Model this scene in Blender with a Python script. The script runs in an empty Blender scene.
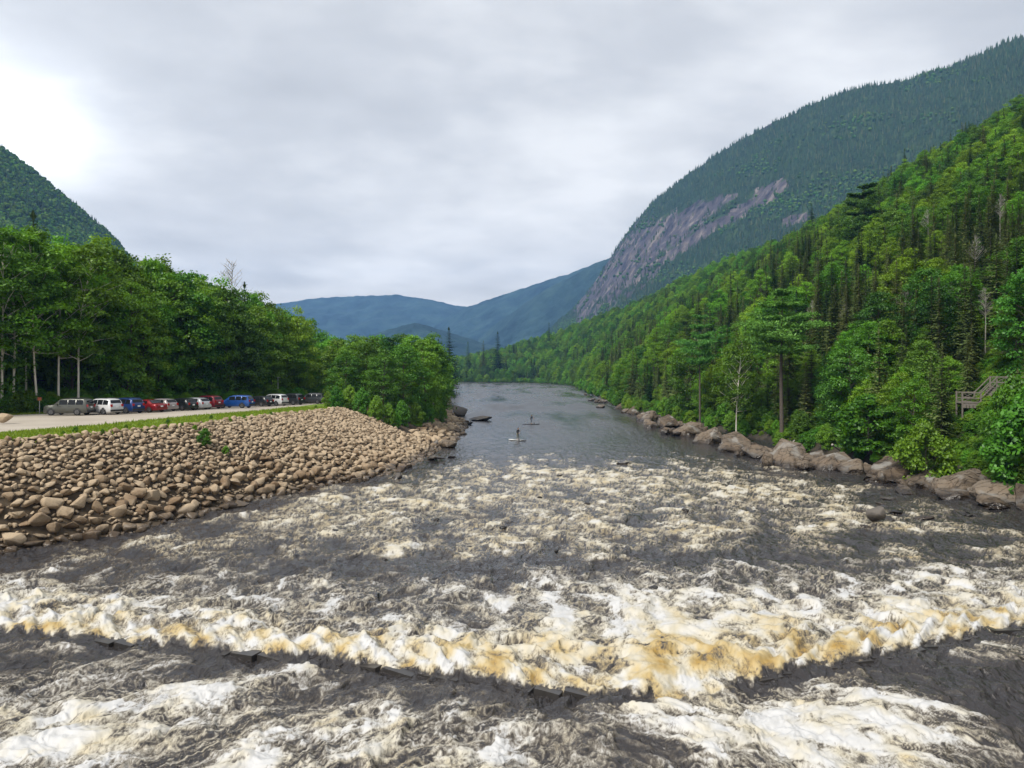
import bpy, bmesh, math, random
import numpy as np
from mathutils import Vector, Matrix, Euler

R = math.radians
random.seed(7)
rng = np.random.default_rng(11)
scene = bpy.context.scene
C = scene.collection

# ------------------------------------------------------------------ camera model (level camera with lens shift)
CAM_H, FPX, HZ = 10.3, 740.0, 370.0
def ray(px, py): return (px - 512.0) / FPX, (HZ - py) / FPX
def at(px, py, Y):
    u, v = ray(px, py); return Vector((u * Y, Y, CAM_H + v * Y))
def onplane(px, py, z=0.0):
    Y = (CAM_H - z) * FPX / (py - HZ); u, _ = ray(px, py); return Vector((u * Y, Y, z))

# ------------------------------------------------------------------ noise
def _h(ix, iy, seed):
    h = (ix.astype(np.uint32) * np.uint32(374761393)) + (iy.astype(np.uint32) * np.uint32(668265263)) + np.uint32((seed * 974711 + 12345) & 0xffffffff)
    h = (h ^ (h >> np.uint32(13))) * np.uint32(1274126177)
    h = (h ^ (h >> np.uint32(16))) * np.uint32(2246822519)
    return (h ^ (h >> np.uint32(15)))
def noise2(x, y, seed=0):
    x = np.asarray(x, float); y = np.asarray(y, float)
    ix = np.floor(x).astype(np.int64); iy = np.floor(y).astype(np.int64)
    fx = x - ix; fy = y - iy
    ux = fx * fx * fx * (fx * (fx * 6 - 15) + 10); uy = fy * fy * fy * (fy * (fy * 6 - 15) + 10)
    def g(a, b, dx, dy):
        th = _h(a, b, seed) * (2 * math.pi / 4294967296.0)
        return np.cos(th) * dx + np.sin(th) * dy
    n00 = g(ix, iy, fx, fy); n10 = g(ix + 1, iy, fx - 1, fy)
    n01 = g(ix, iy + 1, fx, fy - 1); n11 = g(ix + 1, iy + 1, fx - 1, fy - 1)
    return ((n00 * (1 - ux) + n10 * ux) * (1 - uy) + (n01 * (1 - ux) + n11 * ux) * uy) * 1.5
def fbm(x, y, o=4, seed=0, gain=.5):
    t = 0; a = 1.0; s = 0; f = 1.0
    for k in range(o):
        t = t + a * noise2(x * f + 17.3 * k, y * f - 9.1 * k, seed + k); s += a; a *= gain; f *= 2.03
    return t / s
def ridged(x, y, o=3, seed=0, gain=.5):
    t = 0; a = 1.0; s = 0; f = 1.0
    for k in range(o):
        t = t + a * (1 - np.abs(noise2(x * f + 5.7 * k, y * f + 3.3 * k, seed + k)) * 1.6); s += a; a *= gain; f *= 2.07
    return t / s
def sstep(a, b, x):
    t = np.clip((x - a) / (b - a), 0, 1); return t * t * (3 - 2 * t)

# ------------------------------------------------------------------ mesh + object helpers
def mesh_np(name, V, faces, mats=(), midx=None, smooth=False, attrs=None):
    me = bpy.data.meshes.new(name)
    V = np.asarray(V, np.float32).reshape(-1, 3)
    faces = [np.asarray(f, np.int32) for f in (faces if isinstance(faces, list) else [faces]) if len(f)]
    loops = np.concatenate([f.ravel() for f in faces]); tot = np.concatenate([np.full(len(f), f.shape[1], np.int32) for f in faces])
    start = np.concatenate([[0], np.cumsum(tot)[:-1]]).astype(np.int32)
    me.vertices.add(len(V)); me.vertices.foreach_set('co', V.ravel())
    me.loops.add(len(loops)); me.loops.foreach_set('vertex_index', loops)
    me.polygons.add(len(tot)); me.polygons.foreach_set('loop_start', start); me.polygons.foreach_set('loop_total', tot)
    for m in mats: me.materials.append(m)
    if midx is not None: me.polygons.foreach_set('material_index', np.asarray(midx, np.int32))
    me.polygons.foreach_set('use_smooth', np.full(len(tot), bool(smooth)))
    for k, v in (attrs or {}).items():
        v = np.asarray(v, np.float32)
        a = me.attributes.new(k, 'FLOAT', 'POINT'); a.data.foreach_set('value', v)
    me.update(calc_edges=True); me.validate(); return me
def link(name, me, parent=None, loc=None, rot=None, scl=None):
    o = bpy.data.objects.new(name, me); C.objects.link(o)
    if parent is not None: o.parent = parent
    if loc is not None: o.location = loc
    if rot is not None: o.rotation_euler = rot
    if scl is not None: o.scale = scl
    return o
def tag(o, label=None, cat=None, group=None, kind=None):
    if label: o['label'] = label
    if cat: o['category'] = cat
    if group: o['group'] = group
    if kind: o['kind'] = kind
    return o
def thing(name, label, cat, loc=(0, 0, 0), rz=0, group=None, scl=1.0):
    o = bpy.data.objects.new(name, None); C.objects.link(o); o.empty_display_size = .3
    o.location = loc; o.rotation_euler = (0, 0, rz)
    o.scale = (scl,) * 3 if not hasattr(scl, '__len__') else scl
    return tag(o, label, cat, group)
class MB:
    """collects primitives into one mesh"""
    def __init__(s): s.v = []; s.f = []
    def add(s, V, F):
        b = len(s.v); s.v += [tuple(p) for p in V]; s.f += [tuple(i + b for i in f) for f in F]; return s
    def box(s, c, size, rot=None):
        x, y, z = (a / 2 for a in size)
        V = [Vector(p) for p in ((-x,-y,-z),(x,-y,-z),(x,y,-z),(-x,y,-z),(-x,-y,z),(x,-y,z),(x,y,z),(-x,y,z))]
        if rot is not None: V = [rot @ p for p in V]
        return s.add([p + Vector(c) for p in V], [(0,3,2,1),(4,5,6,7),(0,1,5,4),(1,2,6,5),(2,3,7,6),(3,0,4,7)])
    def bar(s, a, b, w, h=None):
        a = Vector(a); b = Vector(b); d = b - a; L = d.length
        q = d.to_track_quat('X', 'Z').to_matrix()
        return s.box((a + b) / 2, (L, w, h or w), q)
    def tube(s, pts, rad, n=6, cap=True):
        pts = [Vector(p) for p in pts]; rings = []
        for i, p in enumerate(pts):
            d = (pts[min(i + 1, len(pts) - 1)] - pts[max(i - 1, 0)]).normalized()
            ax = Vector((1, 0, 0)) if abs(d.x) < .8 else Vector((0, 1, 0))
            a = d.cross(ax).normalized(); b = d.cross(a)
            r = rad[i] if hasattr(rad, '__len__') else rad
            rings.append([p + (a * math.cos(2*math.pi*k/n) + b * math.sin(2*math.pi*k/n)) * r for k in range(n)])
        V = [q for r_ in rings for q in r_]; F = []
        for i in range(len(pts) - 1):
            for k in range(n):
                F.append((i*n+k, i*n+(k+1) % n, (i+1)*n+(k+1) % n, (i+1)*n+k))
        if cap: F += [tuple(range(n))[::-1], tuple((len(pts)-1)*n+k for k in range(n))]
        return s.add(V, F)
    def me(s, name, mat=None, smooth=False):
        m = bpy.data.meshes.new(name); m.from_pydata([tuple(p) for p in s.v], [], s.f)
        if mat: m.materials.append(mat)
        if smooth: m.polygons.foreach_set('use_smooth', [True] * len(m.polygons))
        m.update(); return m
    def arrays(s):
        q = np.array([f for f in s.f if len(f) == 4], np.int32).reshape(-1, 4)
        return np.array([tuple(p) for p in s.v], np.float32).reshape(-1, 3), q

# ------------------------------------------------------------------ materials
def new_mat(name):
    m = bpy.data.materials.new(name); m.use_nodes = True; nt = m.node_tree; nt.nodes.clear()
    out = nt.nodes.new('ShaderNodeOutputMaterial'); return m, nt, out
def N(nt, typ, **kw):
    n = nt.nodes.new(typ)
    for k, v in kw.items():
        if k.startswith('i_'):
            key = k[2:]; key = int(key) if key.isdigit() else key.replace('_', ' '); n.inputs[key].default_value = v
        else: setattr(n, k, v)
    return n
def ramp(nt, stops, interp='LINEAR'):
    r = nt.nodes.new('ShaderNodeValToRGB'); cr = r.color_ramp; cr.interpolation = interp
    while len(cr.elements) < len(stops): cr.elements.new(.5)
    for e, (p, c) in zip(cr.elements, stops):
        e.position = p; e.color = (*c, 1) if len(c) == 3 else c
    return r
def mixc(nt, fac, a, b, mode='MIX'):
    m = nt.nodes.new('ShaderNodeMix'); m.data_type = 'RGBA'; m.blend_type = mode
    for sock, v in ((m.inputs[0], fac), (m.inputs[6], a), (m.inputs[7], b)):
        if hasattr(v, 'links') or hasattr(v, 'is_linked'): nt.links.new(v, sock)
        else: sock.default_value = v if not hasattr(v, '__len__') else ((*v, 1) if len(v) == 3 else v)
    return m.outputs[2]
def mth(nt, op, a, b=0.0, c=None, clamp=False):
    m = nt.nodes.new('ShaderNodeMath'); m.operation = op; m.use_clamp = clamp
    for i, v in enumerate((a, b) if c is None else (a, b, c)):
        if hasattr(v, 'is_linked'): nt.links.new(v, m.inputs[i])
        else: m.inputs[i].default_value = v
    return m.outputs[0]
def simple(name, col, rough=.6, metal=0.0, spec=.5, coat=0.0, var=0.0, vscale=3.0, bump=0.0):
    m, nt, out = new_mat(name); p = N(nt, 'ShaderNodeBsdfPrincipled')
    p.inputs['Base Color'].default_value = (*col, 1); p.inputs['Roughness'].default_value = rough
    p.inputs['Metallic'].default_value = metal; p.inputs['Specular IOR Level'].default_value = spec
    p.inputs['Coat Weight'].default_value = coat
    if var or bump:
        tc = N(nt, 'ShaderNodeTexCoord'); nz = N(nt, 'ShaderNodeTexNoise'); nz.inputs['Scale'].default_value = vscale; nz.inputs['Detail'].default_value = 6
        nt.links.new(tc.outputs['Object'], nz.inputs['Vector'])
        if var:
            c = mixc(nt, nz.outputs['Fac'], tuple(x * (1 - var) for x in col), tuple(min(1, x * (1 + var)) for x in col))
            nt.links.new(c, p.inputs['Base Color'])
        if bump:
            b = N(nt, 'ShaderNodeBump'); b.inputs['Strength'].default_value = bump; nt.links.new(nz.outputs['Fac'], b.inputs['Height']); nt.links.new(b.outputs[0], p.inputs['Normal'])
    nt.links.new(p.outputs[0], out.inputs[0]); return m

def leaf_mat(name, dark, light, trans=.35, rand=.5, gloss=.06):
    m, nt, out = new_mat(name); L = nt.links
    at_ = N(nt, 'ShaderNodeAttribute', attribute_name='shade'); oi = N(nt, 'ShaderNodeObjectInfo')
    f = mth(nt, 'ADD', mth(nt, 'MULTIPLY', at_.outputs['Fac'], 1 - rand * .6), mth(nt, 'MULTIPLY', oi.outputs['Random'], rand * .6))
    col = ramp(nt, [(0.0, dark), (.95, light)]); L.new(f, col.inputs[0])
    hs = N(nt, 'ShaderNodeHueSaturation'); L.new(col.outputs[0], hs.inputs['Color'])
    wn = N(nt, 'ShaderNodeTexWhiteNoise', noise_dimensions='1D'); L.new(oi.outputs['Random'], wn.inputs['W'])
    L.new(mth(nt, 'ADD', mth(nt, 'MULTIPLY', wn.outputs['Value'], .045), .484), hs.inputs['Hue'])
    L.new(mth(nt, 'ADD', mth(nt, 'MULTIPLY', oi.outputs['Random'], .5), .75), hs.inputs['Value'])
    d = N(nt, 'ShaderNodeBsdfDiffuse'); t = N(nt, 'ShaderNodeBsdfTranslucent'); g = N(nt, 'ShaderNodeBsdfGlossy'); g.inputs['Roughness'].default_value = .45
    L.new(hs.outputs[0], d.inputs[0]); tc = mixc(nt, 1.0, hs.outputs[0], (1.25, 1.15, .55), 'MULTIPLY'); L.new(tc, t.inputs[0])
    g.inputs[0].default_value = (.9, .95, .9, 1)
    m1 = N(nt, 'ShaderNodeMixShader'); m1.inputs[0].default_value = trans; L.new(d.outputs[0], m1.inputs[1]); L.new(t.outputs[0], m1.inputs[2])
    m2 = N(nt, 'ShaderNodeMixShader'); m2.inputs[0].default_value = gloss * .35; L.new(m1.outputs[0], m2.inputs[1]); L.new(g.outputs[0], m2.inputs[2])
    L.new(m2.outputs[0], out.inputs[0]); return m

M = {}
M['leaf_mid'] = leaf_mat('leaf_mid', (.042, .112, .009), (.165, .335, .026))
M['leaf_bright'] = leaf_mat('leaf_bright', (.060, .150, .009), (.205, .375, .024), trans=.4)
M['leaf_deep'] = leaf_mat('leaf_deep', (.022, .066, .008), (.10, .22, .022), trans=.3)
M['needle_dark'] = leaf_mat('needle_dark', (.015, .040, .010), (.070, .125, .026), trans=.12, gloss=.05)
M['needle_brown'] = leaf_mat('needle_brown', (.042, .062, .015), (.155, .190, .060), trans=.12, gloss=.05)
M['needle_pine'] = leaf_mat('needle_pine', (.030, .105, .020), (.13, .31, .055), trans=.2, gloss=.05)
M['bark_grey'] = simple('bark_grey', (.085, .07, .055), .9, var=.45, vscale=4)
M['bark_birch'] = simple('bark_birch', (.62, .58, .51), .8, var=.3, vscale=2.5)
M['bark_dead'] = simple('bark_dead', (.30, .28, .25), .9, var=.35, vscale=3)

def rock_mat(name, c0, c1, c2, wet=True, scale=1.3, cracks=False):
    m, nt, out = new_mat(name); L = nt.links
    tc = N(nt, 'ShaderNodeTexCoord'); geo = N(nt, 'ShaderNodeNewGeometry'); oi = N(nt, 'ShaderNodeObjectInfo')
    n1 = N(nt, 'ShaderNodeTexNoise'); n1.inputs['Scale'].default_value = scale; n1.inputs['Detail'].default_value = 8; n1.inputs['Roughness'].default_value = .65
    L.new(geo.outputs['Position'], n1.inputs['Vector'])
    at_ = N(nt, 'ShaderNodeAttribute', attribute_name='tone')
    f = mth(nt, 'ADD', mth(nt, 'MULTIPLY', n1.outputs['Fac'], .7), mth(nt, 'MULTIPLY', mth(nt, 'ADD', at_.outputs['Fac'], oi.outputs['Random']), .45))
    cr = ramp(nt, [(.30, c0), (.58, c1), (.92, c2)]); L.new(f, cr.inputs[0])
    n2 = N(nt, 'ShaderNodeTexNoise'); n2.inputs['Scale'].default_value = scale * 9; n2.inputs['Detail'].default_value = 5; L.new(geo.outputs['Position'], n2.inputs['Vector'])
    col = mixc(nt, .55, cr.outputs[0], mixc(nt, n2.outputs['Fac'], (.35, .35, .35), (1.35, 1.35, 1.35)), 'MULTIPLY')
    if cracks:
        dv = N(nt, 'ShaderNodeVectorMath', operation='MULTIPLY_ADD'); L.new(n1.outputs['Color'], dv.inputs[0]); dv.inputs[1].default_value = (1.1, 1.1, 1.1); L.new(geo.outputs['Position'], dv.inputs[2])
        mpv = N(nt, 'ShaderNodeMapping'); mpv.inputs['Rotation'].default_value = (.5, .4, .7); mpv.inputs['Scale'].default_value = (.55, 1.5, 2.2); L.new(dv.outputs[0], mpv.inputs['Vector'])
        vo = N(nt, 'ShaderNodeTexVoronoi', feature='DISTANCE_TO_EDGE'); vo.inputs['Scale'].default_value = .8; L.new(mpv.outputs[0], vo.inputs['Vector'])
        ck = N(nt, 'ShaderNodeMapRange'); ck.inputs['From Min'].default_value = .01; ck.inputs['From Max'].default_value = .07; L.new(vo.outputs['Distance'], ck.inputs['Value'])
        col = mixc(nt, ck.outputs[0], mixc(nt, 1.0, col, (.25, .22, .2), 'MULTIPLY'), col)
        n4 = N(nt, 'ShaderNodeTexNoise'); n4.inputs['Scale'].default_value = .55; n4.inputs['Detail'].default_value = 7; L.new(geo.outputs['Position'], n4.inputs['Vector'])
        r4 = ramp(nt, [(.52, (0, 0, 0)), (.62, (1, 1, 1))]); L.new(n4.outputs['Fac'], r4.inputs[0]); col = mixc(nt, mth(nt, 'MULTIPLY', r4.outputs[0], .28), col, (.15, .10, .06))
        r5 = ramp(nt, [(.36, (1, 1, 1)), (.45, (0, 0, 0))]); L.new(n4.outputs['Fac'], r5.inputs[0]); col = mixc(nt, mth(nt, 'MULTIPLY', r5.outputs[0], .55), col, (.30, .29, .27))
    p = N(nt, 'ShaderNodeBsdfPrincipled')
    if wet:
        sx = N(nt, 'ShaderNodeSeparateXYZ'); L.new(geo.outputs['Position'], sx.inputs[0])
        w = mth(nt, 'ADD', sx.outputs['Z'], mth(nt, 'MULTIPLY', mth(nt, 'SUBTRACT', n1.outputs['Fac'], .5), .9))
        wr = N(nt, 'ShaderNodeMapRange'); wr.inputs['From Min'].default_value = .25; wr.inputs['From Max'].default_value = .75; L.new(w, wr.inputs['Value'])
        col = mixc(nt, wr.outputs[0], mixc(nt, 1.0, col, (.28, .27, .27), 'MULTIPLY'), col)
        L.new(mth(nt, 'ADD', mth(nt, 'MULTIPLY', wr.outputs[0], .6), .25), p.inputs['Roughness'])
    else: p.inputs['Roughness'].default_value = .85
    L.new(col, p.inputs['Base Color']); p.inputs['Specular IOR Level'].default_value = .35
    b = N(nt, 'ShaderNodeBump'); b.inputs['Strength'].default_value = .5; b.inputs['Distance'].default_value = .06; L.new(n2.outputs['Fac'], b.inputs['Height']); L.new(b.outputs[0], p.inputs['Normal'])
    L.new(p.outputs[0], out.inputs[0]); return m
M['riprap'] = rock_mat('riprap_rock', (.056, .038, .024), (.185, .124, .072), (.40, .31, .21))
M['river_rock'] = rock_mat('river_rock', (.02, .018, .017), (.058, .052, .048), (.13, .115, .10))
M['bank_rock'] = rock_mat('bank_rock', (.026, .020, .014), (.080, .060, .042), (.175, .14, .105), scale=1.1, cracks=True)

# ------------------------------------------------------------------ loft of polylines -> grids
def resample(poly, n):
    poly = np.asarray(poly, float); d = np.concatenate([[0], np.cumsum(np.linalg.norm(np.diff(poly[:, :2], axis=0), axis=1))])
    t = np.linspace(0, d[-1], n); return np.stack([np.interp(t, d, poly[:, k]) for k in range(poly.shape[1])], 1)
def smooth_rows(a, it=2):
    for _ in range(it): a[1:-1] = (a[:-2] + 2 * a[1:-1] + a[2:]) / 4
    return a
def grid_faces(nr, nc):
    i = np.arange(nr - 1)[:, None] * nc + np.arange(nc - 1)[None]
    return np.stack([i, i + 1, i + 1 + nc, i + nc], -1).reshape(-1, 4)

# left bank tables (by y)
yk  = np.array([-60, 10, 30, 42, 47.6, 58.6, 66, 72.6, 80, 93, 105, 120, 150, 180, 300, 450, 650, 900], float)
bxk = np.array([-75, -52, -37, -29, -24.8, -20.9, -16.6, -13.2, -11.7, -10.6, -9.5, -9, -10, -14.5, -25, -36, -50, -70], float)
yk2  = np.array([-60, 10, 30, 42, 48, 53.5, 63, 77, 90, 120, 150, 180, 300, 450, 650, 900], float)
exk = np.array([-83, -60, -43, -35.5, -33, -29.8, -26.8, -24.2, -22.5, -22, -22, -26, -38, -50, -64, -84], float)
ztk_y = np.array([-60, 74, 90, 115, 150, 300, 900]); ztk = np.array([5.7, 5.7, 5.42, 5.0, 4.0, 3.5, 4.0])
def bx(y): return np.interp(y, yk, bxk)
def ex(y): return np.interp(y, yk2, exk)
def ztop(y): return np.interp(y, ztk_y, ztk)
def lf(y): return ex(y) - np.interp(y, [-60, 45, 60, 75, 85, 100, 130, 200], [8.8, 8.6, 7.5, 7.4, 7.3, 7.6, 9, 9])      # front edge of the lot
def rowx(y): return -44 + (y - 74) * 12.6 / 41
def lb(y): return np.minimum(rowx(y) - np.interp(y, [-60, 55, 74, 82, 92, 130, 900], [14, 14, 9.5, 8.0, 6, 6, 6]), lf(y) - 3)   # back edge of the lot
def zforest(y, x):     # ground level left of the lot
    d = np.maximum(lb(y) - x, 0); return ztop(y) + .03 * d + .0010 * np.minimum(d, 110) ** 2
def zleft(x, y):
    x = np.asarray(x, float); y = np.asarray(y, float)
    t = np.clip((bx(y) - x) / np.maximum(bx(y) - ex(y), .1), -1, 1)
    zs = np.where(t > 0, ztop(y) * (np.sin(np.clip(t, 0, 1) * math.pi / 2) * .35 + t * .65), t * 2.0)
    return np.where(x < lb(y), zforest(y, x), zs)

ys = np.unique(np.concatenate([np.arange(-60, 130, 1.5), np.arange(130, 320, 6), np.arange(320, 901, 25)]))
def strip(name, xa, xb_, n, zf, mat, jitter=0.0, rough_scale=.5):
    t = np.linspace(0, 1, n)[None]; X = xa(ys)[:, None] * (1 - t) + xb_(ys)[:, None] * t; Y = np.repeat(ys[:, None], n, 1); Z = zf(X, Y)
    if jitter:
        w = np.ones_like(Z); w[:, 0] = w[:, -1] = 0; Z = Z + jitter * w * fbm(X * rough_scale, Y * rough_scale, 4, 5)
    V = np.stack([X, Y, Z], -1).reshape(-1, 3)
    o = link(name, mesh_np(name, V, grid_faces(len(ys), n), [mat], smooth=True)); o['kind'] = 'structure'; return o

def ground_mat(name, c0, c1, c2, s1=.25, s2=4.0, bump=.3, rough=.95):
    m, nt, out = new_mat(name); L = nt.links; geo = N(nt, 'ShaderNodeNewGeometry')
    a = N(nt, 'ShaderNodeTexNoise'); a.inputs['Scale'].default_value = s1; a.inputs['Detail'].default_value = 6; L.new(geo.outputs['Position'], a.inputs['Vector'])
    b = N(nt, 'ShaderNodeTexNoise'); b.inputs['Scale'].default_value = s2; b.inputs['Detail'].default_value = 8; b.inputs['Roughness'].default_value = .7; L.new(geo.outputs['Position'], b.inputs['Vector'])
    f = mth(nt, 'ADD', mth(nt, 'MULTIPLY', a.outputs['Fac'], .6), mth(nt, 'MULTIPLY', b.outputs['Fac'], .4))
    r = ramp(nt, [(.32, c0), (.5, c1), (.68, c2)]); L.new(f, r.inputs[0])
    p = N(nt, 'ShaderNodeBsdfPrincipled'); p.inputs['Roughness'].default_value = rough; p.inputs['Specular IOR Level'].default_value = .2; L.new(r.outputs[0], p.inputs['Base Color'])
    bp = N(nt, 'ShaderNodeBump'); bp.inputs['Strength'].default_value = bump; bp.inputs['Distance'].default_value = .1; L.new(b.outputs['Fac'], bp.inputs['Height']); L.new(bp.outputs[0], p.inputs['Normal'])
    L.new(p.outputs[0], out.inputs[0]); return m
M['bank_soil'] = ground_mat('bank_soil', (.03, .022, .015), (.06, .045, .03), (.10, .075, .05), 1, 6)
M['verge'] = ground_mat('verge_grass', (.06, .11, .012), (.12, .20, .02), (.22, .24, .05), .5, 5)
M['gravel'] = ground_mat('lot_gravel', (.27, .235, .19), (.36, .32, .27), (.44, .40, .34), .15, 9, .15)
M['floor'] = ground_mat('forest_floor', (.018, .022, .010), (.035, .05, .015), (.07, .075, .03), .3, 3)
M['rockslope'] = rock_mat('bank_bedrock', (.03, .026, .018), (.075, .06, .042), (.15, .12, .095), scale=.8)

strip('riverbank', lambda y: bx(y) + 7, ex, 26, zleft, M['bank_soil'], .25, 1.0)
strip('grass_verge', ex, lf, 6, lambda x, y: ztop(y) + .0 * x, M['verge'], .06, 1.0)
strip('parking_lot', lf, lb, 8, lambda x, y: ztop(y) + .0 * x, M['gravel'], .03, .3)
strip('forest_floor', lb, lambda y: lb(y) - 420, 40, lambda x, y: zforest(y, x), M['floor'], .5, .3)

# right hillside: loft from the bank to the ridge
bank_r = np.array([(60, -60), (44, 25), (40.0, 48), (38.8, 58), (36.9, 80), (34.6, 100), (31.5, 130), (28.6, 170), (28, 215), (33, 330), (38, 420), (40, 500), (31, 560), (18, 596), (-10, 618), (-60, 640), (-120, 668)], float)
ridge_r = np.array([(190, -60, 70), (192, 60, 82), (190, 130, 92), (188, 200, 97), (180, 260, 96), (176, 290, 92), (168, 322, 85), (157, 400, 76), (134, 520, 71), (108, 620, 60), (48, 722, 41), (-12, 782, 24), (-62, 805, 14), (-150, 850, 14)], float)
NU, NS = 340, 60
BR = smooth_rows(resample(np.c_[bank_r, np.zeros(len(bank_r))], NU), 6)
# ridge parameter matched to the bank by hand-set pairs
ub = np.array([0, .16, .30, .40, .52, .64, .72, .80, .88, 1.0]); ur = np.array([0, .14, .30, .40, .50, .60, .68, .77, .87, 1.0])
RRf = smooth_rows(resample(ridge_r, 1200), 20)
uu = np.linspace(0, 1, NU); RR = np.stack([np.interp(np.interp(uu, ub, ur), np.linspace(0, 1, 1200), RRf[:, k]) for k in range(3)], 1)
def hill_pt(u, s):
    """u along the river 0..1, s from the waterline (0) to the ridge (1) and over it"""
    u = np.asarray(u, float); s = np.asarray(s, float); k = np.linspace(0, 1, NU)
    b = [np.interp(u, k, BR[:, i]) for i in range(2)]; r = [np.interp(u, k, RR[:, i]) for i in range(3)]
    X = b[0] + (r[0] - b[0]) * s; Y = b[1] + (r[1] - b[1]) * s
    W = np.hypot(r[0] - b[0], r[1] - b[1]); d = s * W
    zb = np.where(d < 0, d * .6, 1.3 * sstep(0, 2.6, d) * (1 - .7 * sstep(.58, .68, u)))
    s1 = np.clip(s, 0, 1); Z = zb + (r[2] - 1.3) * (s1 * 1.04 - .04 * s1 * s1) * sstep(.5, 10, d)
    Z = Z - np.where(s > 1, (s - 1) * 60, 0)
    nz = fbm(X * .045, Y * .045, 4, 31) * 5.0 * sstep(4, 30, d) * (1 - .6 * sstep(.8, 1, s)) + fbm(X * .45, Y * .45, 3, 33) * .8 * sstep(-1, 2, d) * (1 - sstep(10, 25, d))
    return X, Y, Z + nz
ss = np.concatenate([[-.06, -.03, -.012], np.linspace(0, .06, 14), np.linspace(.075, 1, 40), [1.15, 1.5, 2.2]])
U, S = np.meshgrid(uu, ss, indexing='ij'); X, Y, Z = hill_pt(U, S)
rockcol = int(np.searchsorted(ss, .032))
F = grid_faces(NU, len(ss)); colid = np.tile(np.arange(len(ss) - 1), NU - 1)
hv = np.stack([X, Y, Z], -1).reshape(-1, 3)
o = link('hillside', mesh_np('hillside', hv, F[:, ::-1], [M['floor'], M['rockslope']], ((colid < rockcol) & (np.repeat(np.arange(NU - 1), len(ss) - 1) < .66 * NU)).astype(int), True)); o['kind'] = 'structure'
HX, HY, HZz, HU, HS = X.ravel(), Y.ravel(), Z.ravel(), U.ravel(), S.ravel()
def zright(x, y):
    i = int(np.argmin((HX - x) ** 2 + (HY - y) ** 2)); u, s = HU[i], HS[i]
    best = None
    for _ in range(3):
        du = np.linspace(-.004, .004, 9) / (1 + _ * 2); ds = np.linspace(-.02, .02, 9) / (1 + _ * 2)
        A, B = np.meshgrid(u + du, s + ds); px_, py_, pz_ = hill_pt(np.clip(A, 0, 1).ravel(), B.ravel())
        k = int(np.argmin((px_ - x) ** 2 + (py_ - y) ** 2)); u, s, best = A.ravel()[k], B.ravel()[k], pz_[k]
    return float(best)

# the sheet of ground under everything, out to the horizon
b = MB(); b.add([(-9000, -3000, -3.2), (9000, -3000, -3.2), (9000, 9000, -3.2), (-9000, 9000, -3.2)], [(0, 1, 2, 3)])
o = link('ground', b.me('ground', M['floor'])); o['kind'] = 'structure'

# ------------------------------------------------------------------ trees
def leaf_quads(c, nrm, size, aspect, rg):
    n = len(c); nrm = nrm / (np.linalg.norm(nrm, axis=1, keepdims=True) + 1e-9)
    r = rg.normal(size=(n, 3)); a = np.cross(nrm, r); a /= (np.linalg.norm(a, axis=1, keepdims=True) + 1e-9); b_ = np.cross(nrm, a)
    sa = size[:, None]; sb = (size * aspect)[:, None]
    V = np.stack([c - a * sa, c - b_ * sb - a * sa * .1, c + a * sa, c + b_ * sb - a * sa * .1], 1)
    return V.reshape(-1, 3)
def tree_mesh_pair(name, tv, tf, lv, shade, bark, leaf):
    """returns (trunk mesh, crown mesh, joined mesh)"""
    lf_ = np.arange(len(lv)).reshape(-1, 4); sh = np.repeat(shade, 4)
    mt = mesh_np(name + '_trunk', tv, tf, [bark], smooth=True)
    mc = mesh_np(name + '_crown', lv, lf_, [leaf], attrs={'shade': sh})
    mj = mesh_np(name + '_whole', np.concatenate([tv, lv]), np.concatenate([tf, lf_ + len(tv)]), [bark, leaf], np.r_[np.zeros(len(tf)), np.ones(len(lf_))], attrs={'shade': np.r_[np.zeros(len(tv)), sh]})
    return mt, mc, mj
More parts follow.
